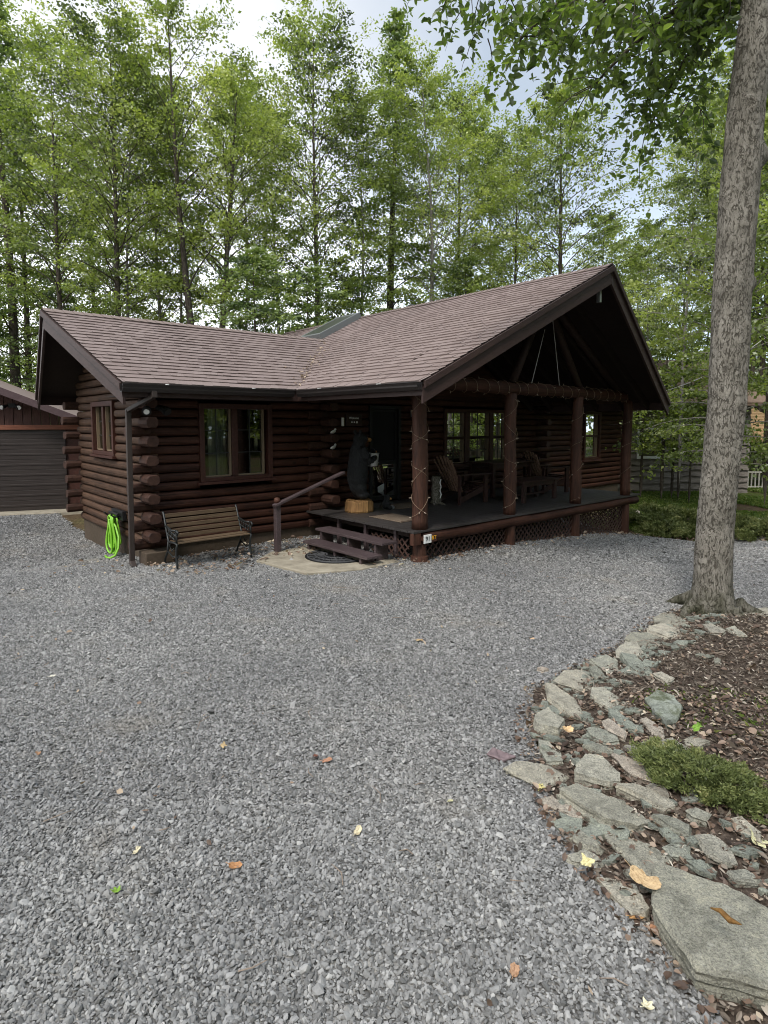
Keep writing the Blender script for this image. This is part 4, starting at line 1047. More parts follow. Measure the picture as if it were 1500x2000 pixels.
for x in (2.9, 5.3):
    s = MB(); s.box(x - .45, x + .45, -.09, -.03, 1.28, 1.36); s.box(x - .45, x - .38, -.09, -.03, 1.36, 2.3); s.box(x + .38, x + .45, -.09, -.03, 1.36, 2.3); s.box(x - .38, x + .38, -.09, -.03, 2.22, 2.3); wv = s.build('window', M['white'], nb)
    s = MB(); s.box(x - .38, x + .38, -.06, -.05, 1.36, 2.22); s.build('pane', M['glass'], wv); s = MB(); s.box(x - .38, x + .38, -.047, -.044, 1.36, 2.22); s.build('dark_backing', M['dark'], wv)  # dark sheet behind the glass, in the same colour as the cabin interior
gz0 = Vector((15.1, 25.2, -1.1))
gb = empty('gazebo', 'pale railed gazebo with shaggy tan shingle roof beyond the big trunk', 'gazebo', gz0, .3); gb.scale = (.88, .88, .84)
s = MB(); N8 = 8; s.lathe([(2.6, .45), (2.6, .70)], (0, 0, 0), N8); s.build('floor', wood('gazebo_floor', (.15, .10, .06), (.24, .17, .11), (2, 2, 2), .8, False), gb)
s = MB()
for k in range(14):
    t0, t1 = k / 14, (k + 1) / 14; r0, r1 = 3.1 * (1 - t0) + .05, 3.1 * (1 - t1) + .05; za, zb_ = 3.0 + 1.9 * t0 ** 1.15, 3.0 + 1.9 * t1 ** 1.15
    s.lathe([(r0 + .06, za - .02), (r0 + .05, za + .03), (r1, zb_ + .0)], (0, 0, 0), N8)
s.build('roof', wood('tan_shingles', (.22, .14, .07), (.42, .28, .15), (4, 4, 4), .9, False, .5), gb)
palew = wood('pale_railing', (.30, .29, .25), (.48, .47, .42), (3, 3, 1), .7, False)
for i in range(N8):
    a = 2 * math.pi * i / N8; a2 = 2 * math.pi * (i + 1) / N8; p = Vector((2.45 * math.cos(a), 2.45 * math.sin(a), 0)); q = Vector((2.45 * math.cos(a2), 2.45 * math.sin(a2), 0)); u = Vector((0, 0, 1))
    s = MB(); s.box(p.x - .06, p.x + .06, p.y - .06, p.y + .06, .7, 3.05); s.build('post', palew, gb)
    s = MB(); s.bar(p + u * 1.55, q + u * 1.55, .07, .06); s.bar(p + u * .85, q + u * .85, .05, .05)
    for j in range(1, 12): w_ = p.lerp(q, j / 12); s.bar(w_ + u * .85, w_ + u * 1.53, .04, .04)
    for j in range(1, 5): w_ = p.lerp(q, j / 5); s.bar(w_ + u * 2.5, w_ + u * 3.0, .03, .03)
    s.bar(p + u * 2.5, q + u * 2.5, .05, .05); s.build('railing', palew, gb)
wv = MB(); p0 = HW(6.7, 1.0, 2.55); p1 = Vector((13, 20, 5.2)); n = 20
wv.tube([p0.lerp(p1, i / n) - Vector((0, 0, .5 * math.sin(math.pi * i / n))) for i in range(n + 1)], .012, 6); o = wv.build('overhead_wire', M['cord']); tag(o, 'thin pale wire running from the porch eave off behind the big trunk', 'wire')
# ------------------------------------------------------------------ trees
def unit(v): return v / np.maximum(1e-9, np.linalg.norm(v, axis=-1, keepdims=True))
def leaf_quads(C, size, r, flat=.55, tint=None, hang=0.0):
    """one rhombus leaf per centre"""
    N = len(C); nrm = r.normal(0, flat, (N, 3)); nrm[:, 2] += 1; nrm = unit(nrm)
    d = r.normal(0, 1, (N, 3)); d[:, 2] -= hang; d = unit(d - nrm * (d * nrm).sum(1, keepdims=True)); s = np.cross(nrm, d)
    L = size * r.uniform(.65, 1.35, (N, 1)); W = L * r.uniform(.5, .75, (N, 1))
    V = np.stack([C - d * L * .5, C + s * W * .5 - d * L * .06, C + d * L * .5, C - s * W * .5 - d * L * .06], 1).reshape(-1, 3)
    F = np.arange(N * 4).reshape(N, 4)
    return V, F
def tree_proto(seed, Ht, cb, rad, nb, el0, el1, droop, leaf, per, flatz, tr, sides=10, twigs=7, lean=.02, forks=(), spread=.16, keep_low=1.0):
    r = np.random.default_rng(seed); rd = random.Random(seed); mb = MB(); lb = MB(); C = []; T = []
    def spine(n=14, ph=0.0, dx=0.0, dy=0.0, top=Ht):
        a, b = r.uniform(0, 6), r.uniform(0, 6)
        return [(lean * math.sin(z * .35 + a) * z * .35 + dx * (z / Ht) ** .8, lean * math.cos(z * .3 + b) * z * .35 + dy * (z / Ht) ** .8, z) for z in np.linspace(-.4, top, n)]
    spines = [spine()] if not forks else [spine(dx=f[0], dy=f[1], top=Ht * f[2]) for f in forks]
    for si, sp_ in enumerate(spines):
        n = len(sp_); rr = [tr * (1 - .93 * (i / (n - 1)) ** .9) * (1.25 if i == 0 else 1) for i in range(n)]
        mb.tube(sp_, rr, sides)
        P = np.array(sp_); htop = P[-1, 2]; m = nb // len(spines)
        for i in range(m):
            t = (i + r.uniform(0, 1)) / m; hz = cb + (htop - cb) * t ** .92 * .985
            p = np.array([np.interp(hz, P[:, 2], P[:, k]) for k in range(3)])
            az = i * 2.39996 + r.uniform(-.5, .5); L = rad(t) * r.uniform(.6, 1.2); el = el0 + (el1 - el0) * t + r.normal(0, .12)
            hd = np.array([math.cos(az), math.sin(az), 0]); pts = [p]
            q = p.copy(); K = 6
            for k in range(K):
                e = el - droop * (k / K) ; az2 = az + r.normal(0, .12); hd = np.array([math.cos(az2), math.sin(az2), 0])
                q = q + (hd * math.cos(e) + np.array([0, 0, math.sin(e)])) * L / K; pts.append(q.copy())
            br = max(.006, tr * .20 * (1 - .75 * t) * min(1, L / 2.5))
            lb.tube([tuple(x) for x in pts], [br * (1 - .85 * k / K) for k in range(K + 1)], 5, cap=False)
            base_t = r.beta(2.2, 2.2)
            for w in range(twigs):
                s = .25 + .78 * (w + r.uniform(0, .9)) / twigs; s = min(s, 1.0)
                k = min(K - 1, int(s * K)); f = s * K - k; b0 = pts[k] * (1 - f) + pts[min(K, k + 1)] * f
                a3 = az + (1 if w % 2 else -1) * r.uniform(.4, 1.15); tl = L * r.uniform(.22, .42) * (1.15 - .5 * s)
                e = el - droop * s + r.normal(-.05, .2); dv = np.array([math.cos(a3) * math.cos(e), math.sin(a3) * math.cos(e), math.sin(e)])
                tip = b0 + dv * tl - np.array([0, 0, droop * .12 * tl])
                if r.uniform() < .8: lb.tube([tuple(b0), tuple(tip)], [br * .3, .003], 3, cap=False)
                n_ = max(3, int(per * r.uniform(.5, 1.3)))
                u = r.uniform(.15, 1.1, n_)[:, None]; sc = spread * (.6 + .5 * tl)
                C.append(b0 + (tip - b0) * u + r.normal(0, 1, (n_, 3)) * np.array([sc, sc, sc * flatz]) - np.array([0, 0, .02]))
                T.append(np.clip(base_t * .85 + .08 + r.normal(0, .10) + (s - .6) * .12 + r.normal(0, .08, n_), 0, 1))
    C = np.concatenate(C); T = np.concatenate(T)
    V, F = leaf_quads(C, leaf, r, 1.1)
    return mb, lb, V, F, T
def rad_broad(R_): return lambda t: R_ * (.55 + .75 * math.sin(math.pi * min(1, t * .8 + .12))) * (1 - t ** 3 * .75)
def rad_tall(R_): return lambda t: R_ * (.50 + .58 * math.sin(math.pi * (t * .8 + .1))) * (1 - .50 * t ** 3)
def rad_cone(R_): return lambda t: R_ * (1.02 - .97 * t) * (.8 + .2 * math.sin(t * 40))
PROTO = {}
def proto(key, bark, leafm, **k):
    mb, lb, V, F, T = tree_proto(**k)
    ml = bpy.data.meshes.new('limbs'); ml.from_pydata(lb.v, [], lb.f); ml.materials.append(bark); ml.polygons.foreach_set('use_smooth', [True] * len(lb.f)); ml.update()
    me = bpy.data.meshes.new('trunk'); me.from_pydata(mb.v, [], mb.f); me.materials.append(bark); me.polygons.foreach_set('use_smooth', [True] * len(mb.f)); me.update()
    PROTO[key] = (me, ml, np_mesh('crown', V, F, leafm, {'tint': T}), float(np.percentile(V[:, 2], 99.7)))
LF = .104
proto('tall', M['bark2'], M['leaf'], seed=1, Ht=16, cb=5.6, rad=rad_tall(3.3), nb=84, el0=.75, el1=1.0, droop=.55, leaf=LF, per=40, flatz=.42, tr=.15, spread=.155)
proto('tall2', M['bark3'], M['leaf'], seed=2, Ht=17, cb=6.0, rad=rad_tall(3.1), nb=80, el0=.8, el1=1.05, droop=.5, leaf=LF, per=38, flatz=.42, tr=.14, lean=.045, spread=.155)
proto('broad', M['bark2'], M['leaf'], seed=3, Ht=14, cb=2.4, rad=rad_broad(3.2), nb=92, el0=.5, el1=.95, droop=.65, leaf=LF, per=43, flatz=.38, tr=.16, spread=.155)
proto('fork', M['bark2'], M['leaf'], seed=4, Ht=16, cb=5.8, rad=rad_tall(2.9), nb=105, el0=.7, el1=1.1, droop=.5, leaf=LF, per=37, flatz=.42, tr=.18, forks=[(-1.9, .4, .95), (1.7, -.3, 1.0), (.1, 1.4, .86)], spread=.155)
proto('thin', M['bark3'], M['leaf'], seed=5, Ht=15, cb=5.2, rad=rad_tall(2.3), nb=66, el0=.8, el1=1.1, droop=.45, leaf=LF * .95, per=36, flatz=.42, tr=.10, lean=.06, spread=.155)
proto('hemlock', M['bark2'], M['needle'], seed=6, Ht=16, cb=1.0, rad=rad_cone(3.3), nb=100, el0=.15, el1=.75, droop=.5, leaf=.10, per=30, flatz=.35, tr=.18, spread=.19)
proto('hemlock_low', M['bark2'], M['needle'], seed=7, Ht=8, cb=.5, rad=lambda t: 3.1 * (1.0 - .80 * t) * (.75 + .3 * math.sin(t * 23)), nb=62, el0=.25, el1=.8, droop=1.0, leaf=.10, per=26, flatz=.35, tr=.08, spread=.22)
proto('sapling', M['bark2'], M['leaf'], seed=8, Ht=5.2, cb=1.7, rad=rad_broad(1.2), nb=32, el0=.25, el1=.7, droop=.6, leaf=.095, per=20, flatz=.25, tr=.062, twigs=6, spread=.16)
proto('side', M['bark3'], M['leaf'], seed=9, Ht=12, cb=1.8, rad=rad_broad(2.7), nb=92, el0=.3, el1=.8, droop=.75, leaf=.105, per=40, flatz=.4, tr=.13)
used = {}
def tree(key, px, Y, ytop, label, name='tree', cat='tree', rz=None, wide=1.0, group='forest trees around the cabin', X=None):
    P = atY(px, 825, Y); x = P.x if X is None else X; z = h1(x, Y); top = atY(px, ytop, Y).z
    tm, lm, cm, Ht = PROTO[key]; s = (top - z) / Ht
    o = empty(name, label, cat, (x, Y, z - .02), random.uniform(0, 6.28) if rz is None else rz, group); o.scale = (s * wide, s * wide, s)
    link('trunk', tm, o); link('limbs', lm, o); link('crown', cm, o)
    return o
D, HM = 'deciduous_tree', 'hemlock_tree'
for a in [
 ('hemlock', 32, 23.5, -60, 'tall dark tree with thick trunk rising behind the garage roof', HM, 1.15),
 ('tall', 128, 22, 55, 'slender tree above the left tip of the cabin ridge', D, 1.05),
 ('tall', 238, 19, -8, 'tallest tree of the left half, its trunk paired with a thinner one', D, 1.1),
 ('thin', 263, 19.6, 110, 'thinner partner trunk standing right of the tallest left-hand tree', D, 1),
 ('tall2', 322, 21, 150, 'pale straight trunk right of the paired trunks over the cabin roof', D, 1),
 ('thin', 352, 23, 190, 'leaning thin trunk just left of the forked tree', D, 1),
 ('fork', 408, 20, 35, 'forked tree with a V of thick limbs above the cabin roof', D, 1.05),
 ('thin', 478, 25, 150, 'thin tree between the forked tree and the bright young hemlocks', D, 1.1),
 ('tall2', 545, 27, 190, 'tree in the dip of the treeline left of the round-topped crown', D, 1),
 ('tall', 622, 24, 30, 'round-topped tree standing above the left end of the skylight', D, 1.05),
 ('thin', 700, 25, 170, 'straight thin trunk rising directly above the skylight', D, 1.1),
 ('hemlock', 765, 27, 30, 'pointed spire-topped conifer behind the main ridge', HM, 1.2),
 ('tall2', 835, 26, 115, 'pale-trunked airy tree right of the pointed conifer', D, 1.1),
 ('broad', 895, 30, 190, 'sloping-topped tree at the left edge of the blue sky gap', D, 1),
 ('thin', 945, 31, 245, 'lowest treetop in the sky gap, with bare twigs', D, 1),
 ('tall', 1000, 27, 235, 'dense tree left of the bright spreading maple', D, 1),
 ('broad', 1085, 24.5, 165, 'bright green spreading maple behind the porch gable', D, .95),
 ('broad', 1165, 30, 420, 'smaller tree behind the gable peak under the sky gap', D, 1),
 ('side', 1430, 13.5, 150, 'leafy bright tree spreading left from behind the big trunk', D, .95),
 ('tall2', 1332, 18.5, 190, 'pale-trunked tree right of the gable, behind the leafy one', D, .75),
 ('thin', 1262, 24, 420, 'slim trunk beside the right slope of the porch gable', D, 1.1),
 ('tall', 1400, 21, 90, 'dark straight tree hidden mostly by the big trunk', D, 1),
 ('side', 1530, 31.0, 130, 'yellow-green leafy tree behind the gazebo at the right edge', D, 1.2),
 ('tall', 1485, 27, 60, 'tall tree behind the gazebo roof', D, 1),
 ('hemlock_low', 500, 17.2, 490, 'bright-tipped young hemlock over the middle of the main ridge', HM, 1.35),
 ('hemlock_low', 602, 20.5, 525, 'bright young hemlock drooping behind the skylight', HM, 1.35),
 ('hemlock_low', 690, 24, 540, 'shaded young hemlock right of the skylight', HM, 1.0),
 ('hemlock_low', 905, 26, 500, 'young hemlock behind the ridge near the black vent pipe', HM, 1.0),
 ('hemlock_low', 120, 22.5, 560, 'dark young hemlock right behind the cabin left eave', HM, 1.0),
 ('hemlock_low', -10, 23.0, 560, 'young hemlock at the left frame edge above the garage roof', HM, 1.0),
 ('broad', 190, 28, 270, 'bushy tree filling the gap behind the paired trunks', D, 1),
 ('broad', 60, 26, 210, 'bushy tree filling the left edge behind the dark thick trunk', D, 1.1),
 ('tall', -40, 25, -40, 'tree cut by the left frame edge', D, 1.1),
 ('broad', 1240, 34, 490, 'far tree seen over the right slope of the gable', D, 1),
 ('hemlock_low', 1255, 28.5, 600, 'dark evergreen rising behind the neighbouring cabin', HM, .9),
]:
    tree(a[0], a[1], a[2], a[3], a[4], a[5], wide=a[6])
for px, Y, yt, lab in ((1256, 20.2, 700, 'leftmost thin sapling by the porch corner'), (1297, 19.6, 640, 'thickest dark sapling stem right of the porch, in front of the board siding'), (1317, 20.0, 720, 'thin sapling between two darker stems before the board siding'), (1330, 19.4, 690, 'leaning sapling stem nearest the big trunk on its left'), (1352, 18.8, 760, 'short leafy sapling half hidden by the big trunk')):
    tree('sapling', px, Y, yt, lab, 'sapling', 'sapling', group='saplings right of the porch', wide=1.15)
tree('tall', 1502, 14.2, 60, 'dark flared tree trunk on the lawn at the right frame edge', D, rz=.4)

# far woods: too many and too far to count
def far_woods(name, rects, n, hmax, leaf, mcol, label, seed):
    r = np.random.default_rng(seed); C, T = [], []; tb = MB()
    for x0, x1, y0, y1 in rects:
        for i in range(n):
            x, y_ = r.uniform(x0, x1), r.uniform(y0, y1); hh = hmax * r.uniform(.55, 1.1)
            tb.tube([(x, y_, -.6), (x + r.normal(0, .3), y_, hh * .95)], [.16, .03], 5, cap=False)
            for c in range(26):
                t = r.uniform(.08, 1); w = 2.4 * (1.1 - t) * r.uniform(.3, 1); a = r.uniform(0, 6.28); k = 26
                C.append(np.array([x + w * math.cos(a), y_ + w * math.sin(a), hh * t]) + r.normal(0, 1, (k, 3)) * np.array([.55, .55, .22])); T.append(np.clip(r.beta(2, 2) * .7 + .1 + r.normal(0, .1, k), 0, 1))
    V, F = leaf_quads(np.concatenate(C), leaf, r, .7)
    mb_v = np.array(tb.v); o4 = len(V); F2 = np.array(tb.f) + o4
    me = np_mesh(name, np.concatenate([V, mb_v]), np.concatenate([F, F2]), [mcol, M['bark2']], {'tint': np.concatenate([np.concatenate(T), np.zeros(len(F2))])}, mi=[0] * len(F) + [1] * len(F2))
    o = link(name, me); tag(o, label, 'woods', kind='stuff')
far_woods('distant_woods', [(-42, 44, 40, 62)], 80, 8.0, .34, M['leaf'], 'far green woods seen low between the tree trunks', 3)
far_woods('distant_woods_side', [(14, 34, 24, 40)], 26, 10, .26, M['leaf'], 'green woods behind the neighbouring cabin and gazebo', 4)
far_woods('woods_across_the_drive', [(-24, 24, -30, -14), (22, 42, -14, 22)], 150, 18, .34, M['leaf'], 'green woods reflected in the cabin windows', 5)

# ---- the big tree by the drive
bt = empty('maple_tree', 'big grey-barked maple with knots at the edge of the planting bed', 'tree', (3.70, 6.5, h1(3.70, 6.5)))
path = [(-.3, 3.705, .33), (0, 3.705, .31), (.10, 3.705, .282), (.3, 3.70, .255), (.7, 3.69, .238), (1.2, 3.70, .229), (2.3, 3.755, .226), (3.4, 3.76, .226), (4.45, 3.785, .222), (5.5, 3.82, .214), (6.5, 3.90, .212), (8, 4.02, .19), (10, 4.2, .16), (13, 4.4, .10), (15, 4.5, .04)]
pz = np.array([p[0] for p in path]); pxx = np.array([p[1] for p in path]); pr_ = np.array([p[2] for p in path])
nz, na = 300, 72; V = []
knots = [(5.37, -1.88, .11, .075), (4.93, -.05, .16, .11), (4.47, 3.25, .10, .06), (3.62, -.15, .10, .05), (2.35, -1.2, .18, .018), (1.25, -1.3, .16, .02), (1.9, -2.4, .12, .02), (3.1, -1.1, .14, .02), (.75, -1.0, .2, .015)]
for i in range(nz):
    z = -.3 + 10.3 * (i / (nz - 1)); cx_ = np.interp(z, pz, pxx) - .018; rr = np.interp(z, pz, pr_)
    for k in range(na):
        a = 2 * math.pi * k / na
        rt = rr * .81 * (1 + .035 * math.sin(2 * a + z * .7) + .02 * math.sin(3 * a - z * 1.3))
        fl = max(0, .45 - z) / .45
        rt *= 1 + fl ** 2.2 * (.16 + .17 * max(0, math.sin(5 * a + .7)) ** 1.5)
        ca, sa = math.cos(a), math.sin(a)
        n1 = mnoise.noise(Vector((ca * 5, sa * 5, z * 2.2))); n2 = abs(mnoise.noise(Vector((ca * 11 + 5, sa * 11, z * 6.5)))); n3 = mnoise.noise(Vector((ca * 22, sa * 22, z * 16)))
        rt += .010 * n1 - .014 * n2 + .005 * n3
        for kz, ka, kr, kh in knots:
            da = (a - ka + math.pi) % (2 * math.pi) - math.pi; dd = math.hypot(da * .22, z - kz) / kr
            if dd < 1.6:
                rt += kh * math.exp(-dd * dd * 2.2)
                if kh in (.075, .06): rt += -.085 * math.exp(-dd * dd * 12) + .012 * math.sin(dd * 16) * math.exp(-dd * dd * 2)
        V.append((cx_ - 3.70 + rt * ca, rt * sa, z - h1(3.70, 6.5) * 0))
F = np.array([(i * na + k, i * na + (k + 1) % na, (i + 1) * na + (k + 1) % na, (i + 1) * na + k) for i in range(nz - 1) for k in range(na)])
link('trunk', np_mesh('trunk', np.array(V), F, M['bark'], smooth=True), bt)
rt_ = MB()
for a, L_ in ((-2.8, .30), (-2.1, .25), (-1.2, .34), (-.35, .48), (.8, .5), (2.1, .4)):
    rt_.tube([(math.cos(a) * (.24 + L_ * t), math.sin(a) * (.24 + L_ * t) + .05 * math.sin(t * 5), .13 - .17 * t ** .6) for t in np.linspace(0, 1, 7)], [.085 * (1 - .75 * t) for t in np.linspace(0, 1, 7)], 9)
rt_.build('roots', M['bark'], bt, smooth=True)
r = np.random.default_rng(21); lb = MB(); C = []; Tn = []; Dn = []
base = Vector((3.70, 6.5, h1(3.7, 6.5)))
def limb(p0, p1, sag, r0, n=9):
    p0, p1 = Vector(p0), Vector(p1); w = [r.normal(0, .10) for _ in range(3)]
    pts = [p0.lerp(p1, t) + Vector((w[0] * math.sin(t * 5), w[1] * math.sin(t * 6), -sag * math.sin(math.pi * t) * -.4 - sag * t * t)) for t in np.linspace(0, 1, n)]
    lb.tube([tuple(q - base) for q in pts], [r0 * (1 - .85 * t) + .004 for t in np.linspace(0, 1, n)], 7, cap=False); return pts
def spray(p, d, L, n, sz=1.0):
    """a drooping leafy twig"""
    q = Vector(p); dv = Vector(d).normalized(); pts = [q.copy()]
    for k in range(6):
        dv = (dv + Vector((r.normal(0, .2), r.normal(0, .2), -.22))).normalized(); q = q + dv * L / 6; pts.append(q.copy())
    lb.tube([tuple(x - base) for x in pts], [.007 * (1 - .8 * k / 6) for k in range(7)], 4, cap=False)
    tb0 = r.beta(2, 2.4)
    for _ in range(n):
        t = r.uniform(.1, 1) * 6; k = min(5, int(t)); c = pts[k].lerp(pts[k + 1], t - k)
        C.append(tuple(c + Vector((r.normal(0, .05), r.normal(0, .05), r.normal(-.04, .04))) - base)); Tn.append(min(1, max(0, tb0 * .6 + .15 + r.normal(0, .12)))); Dn.append(sz)
tgt = []
# limbs leave the trunk above the frame and sweep left over the drive
mains = [((3.95, 6.5, 7.4), atY(1010, 20, 6.3), .35, .06), ((4.0, 6.5, 8.0), atY(1180, -60, 5.6), .3, .06), ((3.95, 6.5, 6.9), atY(1160, 120, 7.2), .3, .05), ((4.0, 6.45, 7.8), atY(920, -140, 6.6), .4, .06),
         ((4.0, 6.6, 7.1), atY(1280, 60, 7.4), .2, .04), ((4.1, 6.6, 8.6), atY(1100, -260, 7.4), .3, .06), ((4.0, 6.6, 7.0), atY(1270, 200, 8.0), .3, .045), ((4.05, 6.6, 7.6), atY(1350, 30, 8.4), .2, .04),
         ((4.1, 6.6, 8.8), atY(1650, -160, 8.2), .2, .06), ((4.1, 6.6, 9.4), atY(1300, -330, 4.8), .3, .06), ((4.1, 6.6, 8.2), atY(1600, 150, 8.5), .4, .05)]
for p0, p1, sag, r0 in mains:
    pts = limb(p0, p1, sag, r0)
    for k in range(2, 9):
        for _ in range(5 if k > 3 else 2):
            p = pts[k].lerp(pts[max(0, k - 1)], r.uniform(0, 1))
            spray(p, (r.normal(0, .8), r.normal(0, .8), r.normal(.0, .45)), r.uniform(.5, 1.15), int(r.uniform(16, 32)))
# hanging twigs that make the ragged lower edge against the sky
for px, py, Y, n in ((880, 40, 6.2, 3), (905, 55, 6.4, 3), (930, 95, 6.3, 2), (960, 60, 6.5, 3), (985, 70, 6.2, 3), (1010, 60, 6.7, 3), (1060, 60, 6.6, 3), (1090, 100, 6.6, 3), (1130, 110, 6.9, 4), (1165, 150, 7.0, 4), (1200, 175, 7.1, 4), (1240, 210, 7.4, 4), (1285, 235, 7.6, 4), (1330, 260, 8.2, 4), (1370, 270, 8.6, 4), (1220, 100, 6.4, 4), (1300, 130, 6.5, 4), (1365, 140, 8.2, 4), (1150, 60, 6.3, 4), (1250, 40, 6.0, 4), (1320, 40, 7.6, 4), (1400, 60, 8.6, 4), (1110, 20, 6.0, 4), (1190, 20, 6.0, 4)):
    for _ in range(n):
        p = atY(px + r.normal(0, 14), py - 55 + r.normal(0, 18), Y + r.normal(0, .25)); spray(p, (r.normal(-.2, .5), r.normal(0, .5), -.35), r.uniform(.30, .55), int(r.uniform(12, 22)))
C = np.array(C); N = len(C); Tn = np.array(Tn)
nrm = r.normal(0, .55, (N, 3)); nrm[:, 2] += .9; nrm = unit(nrm); d = r.normal(0, .8, (N, 3)); d[:, 2] -= .9; d = unit(d - nrm * (d * nrm).sum(1, keepdims=True)); s_ = np.cross(nrm, d)
L_ = r.uniform(.065, .125, (N, 1)); W_ = L_ * r.uniform(.52, .72, (N, 1))
ring = [(0, 0, 0), (.28, -.42, .10), (.62, -.40, .06), (1, 0, -.10), (.62, .40, .06), (.28, .42, .10), (.5, 0, -.06)]
V = np.stack([C + d * L_ * a + s_ * W_ * b + nrm * L_ * c for a, b, c in ring], 1).reshape(-1, 3)
F = (np.array([(0, 1, 2, 6), (6, 2, 3, 3), (0, 6, 4, 5), (6, 3, 3, 4)])[None] + (np.arange(N) * 7)[:, None, None])
Q = F[:, [0, 2]].reshape(-1, 4)
Tri = np.stack([np.stack([F[:, 1, 0], F[:, 1, 1], F[:, 1, 2]], 1), np.stack([F[:, 3, 0], F[:, 3, 1], F[:, 3, 3]], 1)], 1).reshape(-1, 3)
T3 = np.concatenate([Q[:, [0, 1, 2]], Q[:, [0, 2, 3]], Tri])
tt = np.concatenate([np.repeat(Tn, 2), np.repeat(Tn, 2), np.repeat(Tn, 2)])
link('crown', np_mesh('crown', V, T3, M['nearleaf'], {'tint': tt}), bt)
lb.build('limbs', M['bark2'], bt, smooth=True)
# ------------------------------------------------------------------ flat stones along the planting bed
def Z5(p): return (950 + p[0] / 2.727, 1150 + p[1] / 2.727)
def Z6(p): return (950 + p[0] / 2.727, 1550 + p[1] / 2.727)
def stone(pts, th, label, m=None, name='flagstone', tilt=(0, 0), lift=0.0, rough=.010, seed=0, lay=3):
    rs = random.Random(seed + 77); g_ = [gp(x, y, th * .8 + lift) for x, y in pts]
    c = Vector((sum(p.x for p in g_) / len(g_), sum(p.y for p in g_) / len(g_), 0)); zg = h1(c.x, c.y)
    ol = []
    for i in range(len(g_)):
        p, q = g_[i], g_[(i + 1) % len(g_)]; L_ = (q - p).length; k = max(1, int(L_ / .055)); nx = Vector((q.y - p.y, p.x - q.x, 0)).normalized()
        for j in range(k):
            w = p.lerp(q, j / k); w = w + nx * (rs.uniform(-.005, .006) if j else 0); ol.append(Vector((w.x - c.x, w.y - c.y, 0)))
    n = len(ol); bm2 = bmesh.new(); rings = []
    th = max(th * .62, .036); spec = [(1.0, th * 1.0, -.004)] + [(1.0, th * (1 - (i + 1) / (lay + 1)) , rs.uniform(-.006, .012)) for i in range(lay)] + [(1.0, -.05, .004)]
    for sc, z, out in spec:
        ring = []
        for v in ol:
            dr = v.normalized(); o_ = out + rs.uniform(-.004, .004)
            ring.append(bm2.verts.new((v.x + dr.x * o_, v.y + dr.y * o_, z + lift + tilt[0] * v.x + tilt[1] * v.y if z > 0 else z + lift * .5)))
        rings.append(ring)
    for a, b in zip(rings, rings[1:]):
        for i in range(n): bm2.faces.new((a[i], b[i], b[(i + 1) % n], a[(i + 1) % n]))
    top = bm2.faces.new(rings[0])
    r1 = bmesh.ops.triangulate(bm2, faces=[top]); 
    big = [e for f in r1['faces'] for e in f.edges if e.calc_length() > .05]
    if big: bmesh.ops.subdivide_edges(bm2, edges=list(set(big)), cuts=7, use_grid_fill=True)
    bmesh.ops.recalc_face_normals(bm2, faces=bm2.faces[:])
    for v in bm2.verts:
        if v.co.z > 0: 
            p = v.co + c
            v.co.z += rough * .8 * (mnoise.noise(p * 7) + .6 * mnoise.noise(p * 19) + .7 * mnoise.noise(p * 43)) + .004 * math.floor(2.2 * (mnoise.noise(p * 3.3 + Vector((seed, 0, 0))) + 1)) - .012
    me = bpy.data.meshes.new(name); bm2.to_mesh(me); bm2.free(); me.materials.append(m or M['slate'])
    o = link(name, me); o.location = (c.x, c.y, zg); tag(o, label, 'stone', 'flat stones edging the planting bed'); return o
